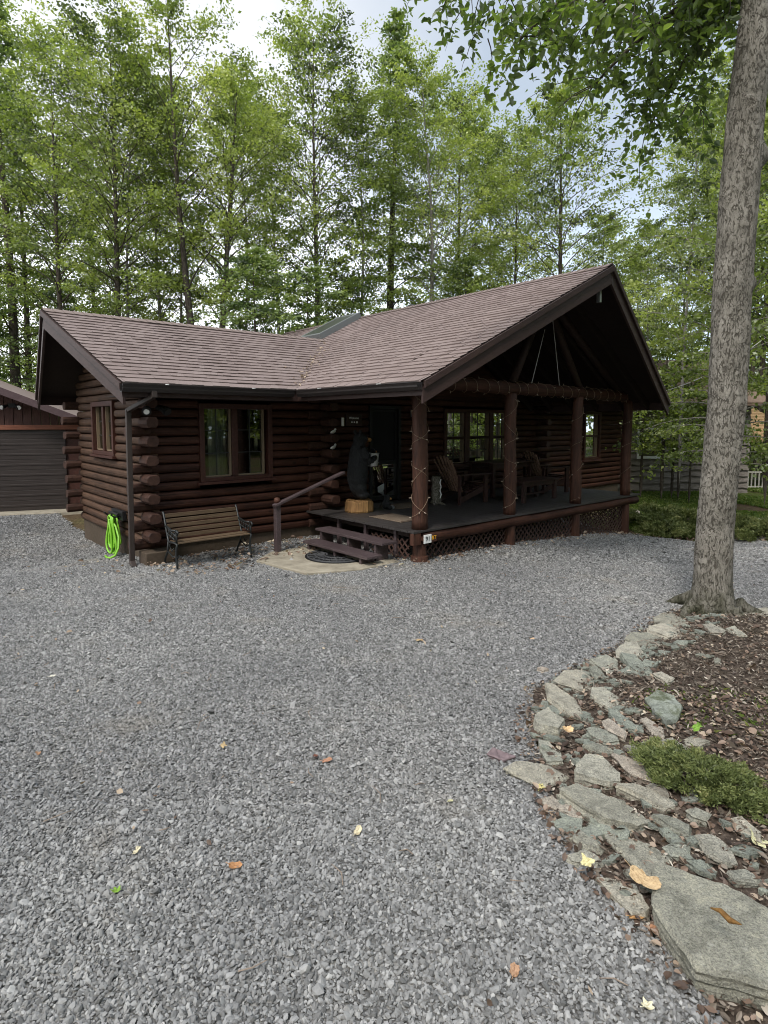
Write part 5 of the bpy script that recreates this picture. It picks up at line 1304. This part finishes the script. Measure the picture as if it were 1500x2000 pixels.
ST = [
 (5, [(885, 150), (930, 118), (985, 115), (1085, 165), (1085, 188), (1000, 190), (890, 175)], .05, 'uppermost flat stone, nearest the big trunk\'s roots'),
 (5, [(860, 205), (930, 178), (1030, 182), (1080, 225), (1070, 245), (970, 248), (865, 230)], .06, 'second flat stone below the big trunk, with ragged edge'),
 (5, [(740, 270), (770, 242), (860, 237), (970, 250), (965, 275), (930, 300), (850, 292)], .05, 'long light stone third down from the big trunk'),
 (5, [(695, 320), (740, 283), (800, 282), (870, 345), (840, 362), (760, 356), (700, 345)], .07, 'hump-backed stone fourth down from the big trunk'),
 (5, [(548, 385), (640, 362), (700, 375), (710, 430), (660, 435)], .05, 'dark green wedge stone jutting towards the gravel below the humped stone'),
 (5, [(712, 375), (790, 372), (890, 425), (885, 462), (830, 445), (760, 415)], .04, 'pale cracked slab right of the dark wedge stone'),
 (5, [(360, 490), (420, 432), (520, 430), (570, 460), (575, 500), (500, 532), (440, 512)], .05, 'smooth rounded grey-green stone at the top of the stone cluster'),
 (5, [(315, 500), (350, 500), (480, 565), (520, 640), (525, 660), (430, 640), (330, 575)], .08, 'long speckled stone overlapping below the smooth rounded stone'),
 (5, [(560, 530), (620, 515), (760, 590), (740, 640), (690, 650), (600, 600), (560, 570)], .05, 'broad brownish slab right of the long speckled stone'),
 (5, [(258, 650), (330, 605), (365, 640), (420, 660), (385, 720), (300, 715), (260, 700)], .12, 'blocky stone at the left corner of the cluster beside the gravel'),
 (5, [(545, 428), (580, 418), (655, 455), (650, 475), (590, 480)], .05, 'small stone tucked behind the smooth rounded stone'),
 (5, [(650, 630), (690, 640), (815, 720), (805, 765), (700, 705), (655, 660)], .05, 'narrow slanting slab in the middle of the cluster'),
 (5, [(620, 692), (650, 675), (745, 740), (740, 775), (650, 740)], .07, 'small dark stone left of the narrow slanting slab'),
 (5, [(820, 690), (850, 680), (945, 735), (945, 788), (880, 760)], .05, 'grey stone left below the mossy rock'),
 (5, [(535, 745), (570, 732), (690, 765), (705, 798), (640, 810), (560, 780)], .04, 'yellowish weathered stone among dry leaves'),
 (5, [(515, 835), (570, 810), (690, 830), (715, 858), (620, 858)], .05, 'thin stone lying just above the square pinkish block'),
 (5, [(275, 808), (330, 812), (400, 870), (410, 925), (320, 930), (285, 860)], .03, 'sunken green slab between gravel and the square pinkish block'),
 (5, [(95, 960), (160, 920), (330, 940), (435, 985), (320, 1042), (230, 1015)], .04, 'flat diamond-shaped green slab lying out on the gravel'),
 (5, [(470, 930), (525, 857), (620, 860), (720, 940), (715, 985), (660, 1008), (470, 975)], .10, 'square pinkish-grey block in the middle of the edging'),
 (5, [(670, 880), (740, 880), (900, 930), (915, 970), (880, 1003), (770, 985)], .05, 'dark slab leaning against the square pinkish block'),
 (5, [(735, 825), (780, 820), (870, 850), (890, 910), (790, 870)], .05, 'blue-grey slab beside the juniper tip'),
 (5, [(385, 1060), (480, 1022), (640, 1070), (730, 1080), (880, 1180), (870, 1200), (810, 1228), (640, 1210), (480, 1130)], .10, 'long speckled slab shaped like a boat in the lower edging'),
 (5, [(690, 1045), (780, 1024), (880, 1040), (1010, 1110), (1010, 1130), (950, 1142), (830, 1090)], .08, 'layered green slab behind the boat-shaped slab'),
 (5, [(845, 1030), (885, 1010), (955, 1020), (975, 1075), (930, 1065)], .08, 'smooth rounded stone left of the juniper'),
 (5, [(300, 1118), (350, 1112), (500, 1190), (520, 1232), (420, 1195), (310, 1150)], .03, 'half-buried sliver of slate below the boat-shaped slab'),
 (5, [(880, 1202), (930, 1192), (1090, 1235), (1085, 1268), (1080, 1298), (980, 1265)], .06, 'narrow green slab right of the boat-shaped slab tip'),
 (5, [(1070, 1168), (1120, 1142), (1190, 1170), (1170, 1215), (1100, 1200)], .07, 'small grey rock just below the juniper'),
 (5, [(1310, 1200), (1360, 1190), (1450, 1270), (1460, 1330), (1345, 1270)], .05, 'leaf-strewn flat stone at the right edge below the juniper'),
 (6, [(450, 220), (490, 178), (590, 240), (620, 270), (600, 285), (520, 268)], .05, 'small rough stone at the gravel edge above the rounded green flagstone'),
 (6, [(630, 192), (690, 180), (880, 230), (985, 320), (890, 398), (880, 428), (780, 348)], .07, 'smooth green slab touching the big foreground slab'),
 (6, [(430, 345), (520, 308), (600, 340), (620, 375), (560, 385), (450, 375)], .02, 'rounded green flagstone sunk in the gravel'),
 (6, [(575, 440), (660, 440), (800, 480), (870, 620), (850, 648), (770, 652)], .03, 'triangular green flagstone left of the big foreground slab'),
 (6, [(1110, 202), (1200, 192), (1300, 250), (1335, 338), (1290, 353), (1180, 300)], .07, 'curled brown-grey stone above the big foreground slab'),
 (6, [(945, 282), (1010, 247), (1085, 260), (1070, 325), (990, 320)], .04, 'dark flat stone behind the top of the big foreground slab'),
 (6, [(1075, 342), (1140, 332), (1200, 345), (1180, 375), (1110, 365)], .06, 'pale small stone above the upper edge of the big foreground slab'),
 (6, [(1285, 392), (1380, 372), (1460, 420), (1440, 440), (1330, 440)], .07, 'rounded tan stone behind the big foreground slab'),
 (6, [(740, 407), (800, 402), (850, 440), (760, 435)], .03, 'little stone between the two green flagstones'),
 (5, [(890, 452), (930, 442), (1000, 480), (960, 500)], .03, 'small pale stone in the mulch above the mossy rock'),
 (5, [(925, 822), (990, 808), (1070, 850), (1000, 868)], .02, 'flat grey stone lying just above the juniper'),
 (5, [(1055, 800), (1100, 788), (1185, 815), (1130, 835), (1070, 828)], .03, 'green-grey stone with a green leaf on its edge'),
 (5, [(1205, 375), (1230, 365), (1252, 378), (1245, 397), (1215, 397)], .03, 'small round grey stone in the open mulch'),
 (5, [(1115, 355), (1150, 348), (1215, 360), (1180, 370)], .02, 'thin stone chip in the open mulch near the trunk'),
 (5, [(1150, 195), (1200, 190), (1275, 225), (1260, 240), (1190, 235)], .03, 'flat brown stone under the big trunk roots'),
 (5, [(1270, 215), (1320, 205), (1390, 255), (1330, 250)], .02, 'flat stone right of the brown stone under the trunk'),
]
for i, (zz, pts, th, lab) in enumerate(ST):
    stone([(Z5 if zz == 5 else Z6)(p) for p in pts], th, lab, seed=i, tilt=(random.uniform(-.05, .05), random.uniform(-.06, .04)))
o = stone([Z6(p) for p in [(890, 350), (960, 335), (1290, 420), (1500, 520), (1720, 640), (1800, 900), (1650, 1010), (1430, 960), (1120, 880), (1000, 720), (900, 560)]], .17, 'big layered grey slab in the lower right corner', rough=.007, seed=99, lay=5)
stone([Z5(p) for p in [(5, 885), (30, 853), (155, 890), (90, 917)]], .025, 'small purple slate lying on the gravel left of the edging', M['purple'], seed=50)
stone([Z5(p) for p in [(845, 560), (920, 532), (1000, 560), (1045, 600), (1010, 678), (960, 692), (905, 640)]], .10, 'mossy whitish rock in the middle of the bed', M['mossy'], 'mossy_rock', seed=51, rough=.02)
stone([Z5(p) for p in [(1350, 118), (1480, 110), (1640, 118), (1640, 132), (1380, 135)]], .05, 'long thin slab on the ground right of the big trunk', seed=52)
stone([Z5(p) for p in [(270, 432), (295, 426), (330, 434), (300, 440)]], .02, 'tiny dark slate on the gravel beside the dark wedge stone', seed=53)
for pts, th, lab in (([(1465, 1022), (1480, 1012), (1540, 1008), (1580, 1020), (1540, 1032)], .25, 'pale boulder on the lawn at the right edge'), ([(1318, 1000), (1340, 994), (1372, 994), (1375, 1003)], .08, 'long white stone among the shrubs left of the big trunk'), ([(1228, 1000), (1236, 992), (1250, 994), (1250, 1008), (1232, 1010)], .2, 'dark stone beside the porch corner')):
    g_ = stone(pts, th, lab, name='boulder', seed=len(lab), rough=.03); g_['group'] = 'stones on the far side of the drive'

# broken slate chips between the stones
mb_ = MB(); rs = random.Random(8)
for i in range(190):
    Y = rs.uniform(2.2, 6.3); X = float(edge_x(Y)) + rs.uniform(.0, .8); z = h1(X, Y); n_ = rs.randint(4, 6); q = rs.uniform(.018, .062) * (1.3 if rs.random() < .2 else 1); a0 = rs.uniform(0, 6)
    tx, ty = rs.uniform(-.3, .3), rs.uniform(-.3, .3); th_ = rs.uniform(.006, .02); pts = []
    for k in range(n_):
        a = a0 + 2 * math.pi * (k + rs.uniform(-.3, .3)) / n_; rr_ = q * rs.uniform(.55, 1.1); pts.append((rr_ * math.cos(a) * 1.3, rr_ * math.sin(a)))
    top_ = [(X + x, Y + y, z + .012 + th_ + tx * x + ty * y) for x, y in pts]; bot = [(x, y, zz - th_ - .01) for x, y, zz in top_]
    mb_.add(bot + top_, [tuple(range(n_, 2 * n_))] + [(k, (k + 1) % n_, n_ + (k + 1) % n_, n_ + k) for k in range(n_)])
o = mb_.build('slate_chips', M['slate']); tag(o, 'small broken slate chips strewn between the edging stones', 'stones', kind='stuff')

# ------------------------------------------------------------------ junipers, grass, litter
def juniper(c, rx, ry, hh, n, rz, label, size=.05, seed=0):
    r = np.random.default_rng(seed + 5); o = empty('juniper_shrub', label, 'shrub', c, rz, 'low junipers')
    K = max(14, int(n / 240)); u = r.uniform(0, 2 * np.pi, K); q = np.sqrt(r.uniform(0, 1, K)); cen = np.stack([rx * q * np.cos(u), ry * q * np.sin(u), hh * (1 - q ** 2 * .8) * r.uniform(.35, 1.1, K)], 1)
    tl = np.stack([rx * .20 * np.cos(u), ry * .2 * np.sin(u), hh * r.uniform(-.05, .35, K)], 1); tl[:, :2] += r.normal(0, .25 * rx, (K, 2)) * .3
    idx = r.integers(0, K, n); t = r.uniform(0, 1, n)[:, None]
    C = cen[idx] + tl[idx] * t + r.normal(0, 1, (n, 3)) * size * np.array([.7, .7, .5])
    C[:, 2] = np.maximum(C[:, 2], .01)
    d = unit(unit(tl[idx]) + r.normal(0, .7, (n, 3)) + np.array([0, 0, .35])); s = unit(np.cross(d, r.normal(0, 1, (n, 3)))); L = size * r.uniform(.5, 1.2, (n, 1)); W = L * .20
    V = np.stack([C - s * W, C + s * W, C + s * W * .7 + d * L * .7, C + d * L], 1).reshape(-1, 3); F = np.arange(4 * n).reshape(n, 4)
    T = np.clip(r.beta(2, 2, K)[idx] * .55 + .12 + t[:, 0] * .2 + r.normal(0, .1, n), 0, 1)
    link('foliage', np_mesh('foliage', V, F, M['juniper'], {'tint': T}), o)
    s = MB()
    for i in range(0, K, 3): s.tube([(0, 0, .0), tuple(cen[i] * .5 + np.array([0, 0, .02])), tuple(cen[i])], [.012, .008, .004], 5, cap=False)
    s.build('stems', M['bark2'], o)
    return o
j0 = gp(1378, 1535); juniper(j0, .33, .18, .12, 38000, -.75, 'feathery low green juniper growing among the bed stones', .020, 1)
j1 = gp(1290, 1478); juniper(j1, .10, .09, .09, 3500, .2, 'small juniper tip left of the larger low juniper', .019, 2)
for px, py, rx, hh, lab in ((1275, 1022, .95, .42, 'spreading juniper beside the porch corner'), (1335, 1034, 1.0, .42, 'spreading juniper against the big trunk on its left'), (1295, 1048, .55, .28, 'low brownish juniper at the front of the shrub border'), (1455, 1042, .8, .4, 'yellow-green juniper right of the big trunk'), (1500, 1050, .7, .35, 'juniper at the right frame edge below the pale boulder')):
    g_ = gp(px, py); juniper(g_, rx, rx * .6, hh, 14000, .2, lab, .065, int(px))
def blades(name, n, xr, yr, keep, hgt, label, seed):
    r = np.random.default_rng(seed); X = r.uniform(*xr, n); Y = r.uniform(*yr, n); k = keep(X, Y); X, Y = X[k], Y[k]; N = len(X); Z = H(X, Y) - .015
    C = np.stack([X, Y, Z], 1); a = r.uniform(0, 6.28, N); s = np.stack([np.cos(a), np.sin(a), 0 * a], 1); L = hgt * r.uniform(.4, 1.2, (N, 1)); w = L * .07
    d = unit(np.stack([r.normal(0, .45, N), r.normal(0, .45, N), np.ones(N)], 1)); b = d + np.stack([r.normal(0, .4, N), r.normal(0, .4, N), -.15 * np.ones(N)], 1)
    V = np.stack([C - s * w, C + s * w, C + d * L * .6 + s * w * .8, C + b * L], 1).reshape(-1, 3); F = np.arange(4 * N).reshape(N, 4)
    o = link(name, np_mesh(name, V, F, M['grass'], {'tint': np.clip(r.beta(2, 2, N) + .05, 0, 1)})); tag(o, label, 'grass', kind='stuff')
blades('lawn_grass', 140000, (6, 18), (12.5, 24), lambda X, Y: (Y > 13.6 - .33 * (X - 5.9)) & (np.sin(X * 1.3) * np.sin(Y * .9 + 1) > -.55) & (X > .42 * Y), .11, 'green grass growing around the shrubs and neighbouring cabin', 1)
def patch(X, Y):
    c = gp(1390, 1385); return (np.hypot((X - c.x) / .55, (Y - c.y) / .38) < 1) & (np.sin(X * 14) * np.sin(Y * 11) > -.2)
c_ = gp(1390, 1385)
blades('bed_grass', 1500, (c_.x - .6, c_.x + .6), (c_.y - .4, c_.y + .4), patch, .05, 'thin yellowish grass and moss in the open mulch', 2)
def litter(name, n, xr, yr, keep, size, m, lo, hi, label, seed, curl=.35, aspect=(.45, .8), lift=.012):
    r = np.random.default_rng(seed); X = r.uniform(*xr, n); Y = r.uniform(*yr, n); k = keep(X, Y, r); X, Y = X[k], Y[k]; N = len(X)
    C = np.stack([X, Y, H(X, Y) + lift * r.uniform(.5, 2.5, N)], 1)
    nrm = r.normal(0, curl, (N, 3)); nrm[:, 2] += 1; nrm = unit(nrm); d = r.normal(0, 1, (N, 3)); d = unit(d - nrm * (d * nrm).sum(1, keepdims=True)); s = np.cross(nrm, d)
    L = size * r.lognormal(0, .35, (N, 1)); W = L * r.uniform(*aspect, (N, 1)); cu = r.uniform(-.05, .35, (N, 1)) * W
    V = np.stack([C - d * L * .5, C - d * L * .1 - s * W * .5 + nrm * cu, C + d * L * .25 - s * W * .42 + nrm * cu, C + d * L * .5 + nrm * cu * .5, C + d * L * .25 + s * W * .42 + nrm * cu, C - d * L * .1 + s * W * .5 + nrm * cu], 1).reshape(-1, 3)
    b = (np.arange(N) * 6)[:, None]; F = np.concatenate([b + np.array([0, 1, 2, 3]), b + np.array([0, 3, 4, 5])])
    T = np.clip(lo + (hi - lo) * r.beta(1.8, 2.2, N), 0, 1)
    o = link(name, np_mesh(name, V, F, m, {'tint': np.concatenate([T, T])})); tag(o, label, 'leaves' if 'leav' in name or 'litter' in name else 'mulch', kind='stuff')
bed = lambda X, Y: bed_d(X, Y)
litter('mulch', 38000, (.8, 5.6), (1.6, 6.7), lambda X, Y, r: (bed(X, Y) > -.05) & (np.abs(X) < .66 * Y + 2.2), .030, M['mulchchip'], 0, 1, 'dark shredded bark mulch covering the planting bed', 3, .5, (.15, .5))
litter('leaf_litter', 23000, (.8, 5.2), (1.6, 6.6), lambda X, Y, r: (bed(X, Y) > -.12) & (np.abs(X) < .66 * Y + 2.2) & (r.uniform(0, 1, len(X)) < np.where(Y < 4.3, .9, .25)), .030, M['litter'], .02, 1, 'brown dry leaves lying among the bed stones and mulch', 4)
def near_house(X, Y, r):
    a, b = ab(X, Y); p = r.uniform(0, 1, len(X))
    return ((np.abs(b - 2.1) < .75) & (a > -3.3) & (a < -.2) & (b < 2.72) & (p < .8)) | ((np.abs(b + .18) < .2) & (a > -.6) & (a < 6.6) & (p < .5)) | ((np.abs(a + .45) < .5) & (b > -.1) & (b < .5) & (p < .5)) | ((a < -3.5) & (a > -4.6) & (b > 2) & (b < 3.4) & (p < .12))
litter('leaf_litter_by_the_wall', 16000, (-5, 7), (6, 16), near_house, .055, M['litter'], .1, 1, 'dry leaves gathered along the cabin foundation and under the bench', 5, lift=.03)
def on_drive(X, Y, r): return is_gravel(X, Y) & (np.abs(X) < .66 * Y + .5) & (np.sin(X * 1.9 + 1) * np.sin(Y * 1.4) + r.uniform(-1, 1, len(X)) > .55)
litter('leaf_litter_on_gravel', 2600, (-8, 8), (1.6, 13), on_drive, .028, M['litter'], .25, 1, 'small leaf scraps scattered over the gravel', 6, .4, (.25, .7), .02)
def far_edge(X, Y, r): 
    e = 13.3 - .33 * (X - 5.9); return (np.abs(Y - e) < .35) & (X > 5.4)
litter('leaf_litter_far_edge', 2600, (5, 11), (10.5, 14), far_edge, .07, M['litter'], .1, .9, 'dry leaves along the far edge of the drive by the junipers', 7)
# brown needles and leaves caught in the roof valley
r = np.random.default_rng(31); n = 150; t_ = np.clip(r.beta(1.1, 1.6, n), 0, 1); V = []
za = ZE + (ZM - ZE) * t_; aa = AG + (za - ZE) / SL + r.normal(0, .05, n) * (1 + (r.uniform(0, 1, n) < .2) * 3); bb = BE + (BM - BE) * t_ + r.normal(0, .04, n)
zz = np.maximum(ZE + (aa - AG) * SL, ZE + (bb - BE) * SM) + .035
C = np.stack([aa, bb, zz], 1); nrm = unit(r.normal(0, .3, (n, 3)) + np.array([-.2, -.2, 1])); d = unit(np.cross(nrm, r.normal(0, 1, (n, 3)))); s_ = np.cross(nrm, d); L_ = r.uniform(.015, .045, (n, 1)); W_ = L_ * r.uniform(.2, .6, (n, 1))
V = np.stack([C - d * L_, C + s_ * W_, C + d * L_, C - s_ * W_], 1).reshape(-1, 3)
o = link('roof_leaf_litter', np_mesh('roof_leaf_litter', V, np.arange(4 * n).reshape(n, 4), M['litter'], {'tint': np.clip(.45 + .5 * r.beta(2, 2, n), 0, 1)})); o.location = HO; o.rotation_euler = (0, 0, TH)
tag(o, 'tan leaf debris caught in the valley of the cabin roof', 'leaves', kind='stuff')
# sticks lying about
s = MB(); rs = random.Random(3)
for i in range(150):
    bedside = i < 90
    x, y_ = (rs.uniform(1, 5), rs.uniform(1.8, 6.4)) if bedside else (rs.uniform(-4, 3), rs.uniform(1.7, 9))
    if bedside != bool(bed_d(x, y_) > 0): continue
    a = rs.uniform(0, 6.28); L_ = rs.uniform(.04, .2); z = h1(x, y_) + .022
    s.tube([(x, y_, z), (x + L_ * .5 * math.cos(a), y_ + L_ * .5 * math.sin(a), z + rs.uniform(0, .02)), (x + L_ * math.cos(a + .3), y_ + L_ * math.sin(a + .3), z)], [.0025, .003, .0015], 5)
o = s.build('twig_litter', M['mulchchip'] if False else wood('twigs', (.12, .09, .07), (.30, .24, .19), (9, 9, 9), .9, False)); tag(o, 'thin dry twigs lying on gravel and mulch', 'twigs', kind='stuff')
# single fallen leaves
def fallen(px, py, size, col, label, shape='maple', rz=0, curl=.35, lift=.03):
    P = gp(px, py); o = MB(); n = 30; out = []; rlf = random.Random(int(px))
    for i in range(n):
        a = 2 * math.pi * i / n
        if shape == 'maple': q = .62 + .38 * abs(math.cos(2.5 * a)) ** 1.5
        elif shape == 'long': q = .30 + .70 * abs(math.cos(a)) ** 1.6
        else: q = .55 + .45 * abs(math.cos(a)) ** 1.2
        q *= 1 + .07 * math.sin(9 * a + px) + rlf.uniform(-.06, .06); q *= .82; x, y_ = q * math.cos(a), q * math.sin(a)
        out.append((x * size, y_ * size, size * curl * 1.7 * (abs(y_) ** 1.5 * (1.2 if y_ > 0 else .5) + .45 * x * x * math.sin(px) - .22 * math.sin(3 * x + py) + .10 * math.sin(7 * y_ + px))))
    inn = [(x * .5, y_ * .5, z * .35) for x, y_, z in out]
    o.add(out + inn + [(0, 0, 0)], [(i, (i + 1) % n, n + (i + 1) % n, n + i) for i in range(n)] + [(n + i, n + (i + 1) % n, 2 * n) for i in range(n)])
    o.tube([(-size * .6, 0, size * .1), (-size * 1.25, size * .12, size * .25)], [.0018, .0012], 5)
    ob = o.build('fallen_leaf', leafmat('fallen_leaf_' + label.split()[0], col), smooth=True); ob.location = P + Vector((0, 0, lift)); ob.rotation_euler = (random.uniform(-.25, .25), random.uniform(-.25, .25), rz)
    tag(ob, label, 'leaf', 'single fallen leaves')
for a in [
 (640, 1491, .040, (.42, .23, .15), 'salmon curled leaf on the gravel in mid picture', 'oval', .4), (617, 1483, .030, (.16, .07, .05), 'dark brown leaf touching the salmon leaf', 'oval', 2),
 (459, 1699, .038, (.44, .23, .11), 'orange folded leaf on the gravel at lower left', 'oval', .1), (699, 1630, .032, (.62, .55, .38), 'cream curled leaf on the gravel in the lower middle', 'oval', 1),
 (268, 1667, .030, (.66, .60, .42), 'pale upright leaf on the gravel at the left', 'long', 1.4), (228, 1748, .026, (.22, .38, .06), 'small green leaf sprig on the gravel at lower left', 'maple', 0),
 (1060, 1545, .040, (.66, .60, .28), 'pale yellow crumpled leaf below the diamond-shaped slab', 'oval', .3), (1147, 1731, .042, (.70, .64, .34), 'yellow pointed leaf beside the triangular flagstone', 'maple', .8),
 (1257, 1768, .085, (.52, .38, .22), 'long tan curled leaf on the triangular flagstone', 'long', -.9), (1243, 1798, .040, (.52, .30, .13), 'tan leaf at the foot of the big foreground slab', 'oval', .2),
 (1285, 1828, .045, (.36, .19, .11), 'rust brown long leaf beside the big foreground slab', 'long', -.3), (1265, 1975, .030, (.72, .68, .48), 'cream star-shaped leaf on the gravel near the bottom edge', 'maple', .5),
 (1005, 1905, .034, (.44, .27, .17), 'orange-brown leaf on the gravel left of the big slab', 'oval', 1.2), (1480, 1650, .060, (.66, .64, .40), 'large pale green-white leaf at the right edge of the bed', 'maple', 1),
 (1108, 1459, .045, (.66, .46, .26), 'tan broad leaf lying on the stones beside the square block', 'oval', .2), (880, 1571, .022, (.60, .58, .36), 'small pale leaf on the gravel right of centre', 'oval', .7),
 (1040, 1272, .030, (.62, .42, .26), 'small peach leaf on the gravel left of the stone row', 'oval', .2), (820, 1255, .05, (.45, .33, .20), 'pale tan scrap on the gravel below the porch', 'long', .1),
 (103, 1325, .03, (.66, .64, .55), 'whitish leaf on the gravel at the far left', 'long', .3), (438, 1462, .030, (.60, .46, .26), 'tan star leaf on the gravel left of centre', 'maple', .9),
 (1362, 1455, .05, (.20, .36, .06), 'fresh green leaf resting on a stone above the juniper', 'long', .5), (75, 1476, .03, (.42, .25, .15), 'orange-brown leaf on the gravel near the left edge', 'oval', 2)]:
    fallen(*a[:5], shape=a[5], rz=a[6], lift=.02 + (.10 if 'stone' in a[4] or 'flagstone' in a[4] and 'beside' not in a[4] else 0))
fl_ = gp(1388, 1778, .24); s = MB(); s.tube([(0, 0, 0), (.02, -.03, .015), (.035, -.07, .01), (.06, -.10, .02)], [.003, .010, .012, .002], 6)
o = s.build('fallen_leaf', leafmat('curled', (.22, .12, .04)), smooth=True); o.location = fl_ + Vector((0, 0, .25)); tag(o, 'dark curled leaf lying on top of the big foreground slab', 'leaf', 'single fallen leaves')

# ------------------------------------------------------------------ light, sky, camera
w = bpy.data.worlds.new('World'); S.world = w; w.use_nodes = True; nt = w.node_tree; nt.nodes.clear()
N_ = nt.nodes.new; Lk = nt.links.new
SUN_EL, SUN_AZ = R(52), R(200)                           # compass-like azimuth from +Y, clockwise
sky = N_('ShaderNodeTexSky'); sky.sky_type = 'NISHITA'; sky.sun_disc = False; sky.sun_elevation = SUN_EL; sky.sun_rotation = SUN_AZ
b1 = N_('ShaderNodeBackground'); b1.inputs['Strength'].default_value = .10; Lk(sky.outputs[0], b1.inputs['Color'])
tc = N_('ShaderNodeTexCoord'); mp = N_('ShaderNodeMapping'); mp.inputs['Scale'].default_value = (1, 1, 2.0); mp.inputs['Location'].default_value = (.3, .2, .1); Lk(tc.outputs['Generated'], mp.inputs['Vector'])
nz_ = N_('ShaderNodeTexNoise'); nz_.inputs['Scale'].default_value = 1.6; nz_.inputs['Detail'].default_value = 5; nz_.inputs['Roughness'].default_value = .5; Lk(mp.outputs[0], nz_.inputs['Vector'])
sx = N_('ShaderNodeSeparateXYZ'); Lk(tc.outputs['Generated'], sx.inputs[0])
md = N_('ShaderNodeMath'); md.operation = 'MULTIPLY_ADD'; md.inputs[1].default_value = -1.1; Lk(sx.outputs['X'], md.inputs[0]); Lk(nz_.outputs['Fac'], md.inputs[2])
cr = N_('ShaderNodeValToRGB'); cr.color_ramp.elements[0].position = .33; cr.color_ramp.elements[0].color = (.50, .575, .67, 1); cr.color_ramp.elements[1].position = .66; cr.color_ramp.elements[1].color = (.93, .95, .98, 1); Lk(md.outputs[0], cr.inputs[0])
zr_ = N_('ShaderNodeValToRGB'); el_ = zr_.color_ramp.elements
el_[0].position = 0; el_[1].position = 1
for p_, v_ in ((.22, 1.35), (.36, .95), (.62, .86)): el_.new(p_)
for e_, (p_, v_) in zip(el_, ((0, 1.5), (.22, 1.35), (.36, .95), (.62, .86), (1, 1.45))): e_.position = p_; e_.color = (v_ / 1.5, v_ / 1.5, v_ / 1.5, 1)
Lk(sx.outputs['Z'], zr_.inputs[0]); m1 = N_('ShaderNodeMath'); m1.operation = 'MULTIPLY'; m1.inputs[1].default_value = 1.5; Lk(zr_.outputs[0], m1.inputs[0])
m2 = N_('ShaderNodeMath'); m2.operation = 'MULTIPLY_ADD'; m2.inputs[1].default_value = -.28; Lk(sx.outputs['Y'], m2.inputs[0]); Lk(m1.outputs[0], m2.inputs[2])
m3 = N_('ShaderNodeMath'); m3.operation = 'MAXIMUM'; m3.inputs[1].default_value = .3; Lk(m2.outputs[0], m3.inputs[0])
b2 = N_('ShaderNodeBackground'); Lk(m3.outputs[0], b2.inputs['Strength']); Lk(cr.outputs[0], b2.inputs['Color'])
mx = N_('ShaderNodeMixShader'); mx.inputs[0].default_value = .86; Lk(b1.outputs[0], mx.inputs[1]); Lk(b2.outputs[0], mx.inputs[2])
ow = N_('ShaderNodeOutputWorld'); Lk(mx.outputs[0], ow.inputs['Surface'])
sl = bpy.data.lights.new('sun', 'SUN'); sl.energy = 1.5; sl.angle = R(11); sl.color = (1, .95, .88)
so_ = bpy.data.objects.new('sun', sl); COL.objects.link(so_)
dirv = Vector((math.sin(SUN_AZ) * math.cos(SUN_EL), math.cos(SUN_AZ) * math.cos(SUN_EL), math.sin(SUN_EL)))
so_.rotation_euler = dirv.to_track_quat('Z', 'Y').to_euler(); so_.location = dirv * 30
cam = bpy.data.cameras.new('camera'); co = bpy.data.objects.new('camera', cam); COL.objects.link(co); S.camera = co
cam.sensor_fit = 'VERTICAL'; cam.sensor_height = 36; cam.lens = 36 * FPX / 2000; cam.shift_y = -(1000 - CY) / 2000
cam.clip_start = .05; cam.clip_end = 600
co.location = (0, 0, CH); co.rotation_euler = (R(90) - PITCH, 0, 0)
S.view_settings.view_transform = 'Standard'; S.view_settings.look = 'None'; S.view_settings.exposure = 0.9; S.view_settings.gamma = 1.0
S.render.engine = 'CYCLES'; c = S.cycles
c.max_bounces = 7; c.diffuse_bounces = 4; c.glossy_bounces = 3; c.transmission_bounces = 4; c.transparent_max_bounces = 8
c.pixel_filter_type = 'BLACKMAN_HARRIS'; c.filter_width = 1.0; c.use_denoising = True; c.use_adaptive_sampling = True; c.adaptive_threshold = .015; c.sample_clamp_indirect = 6
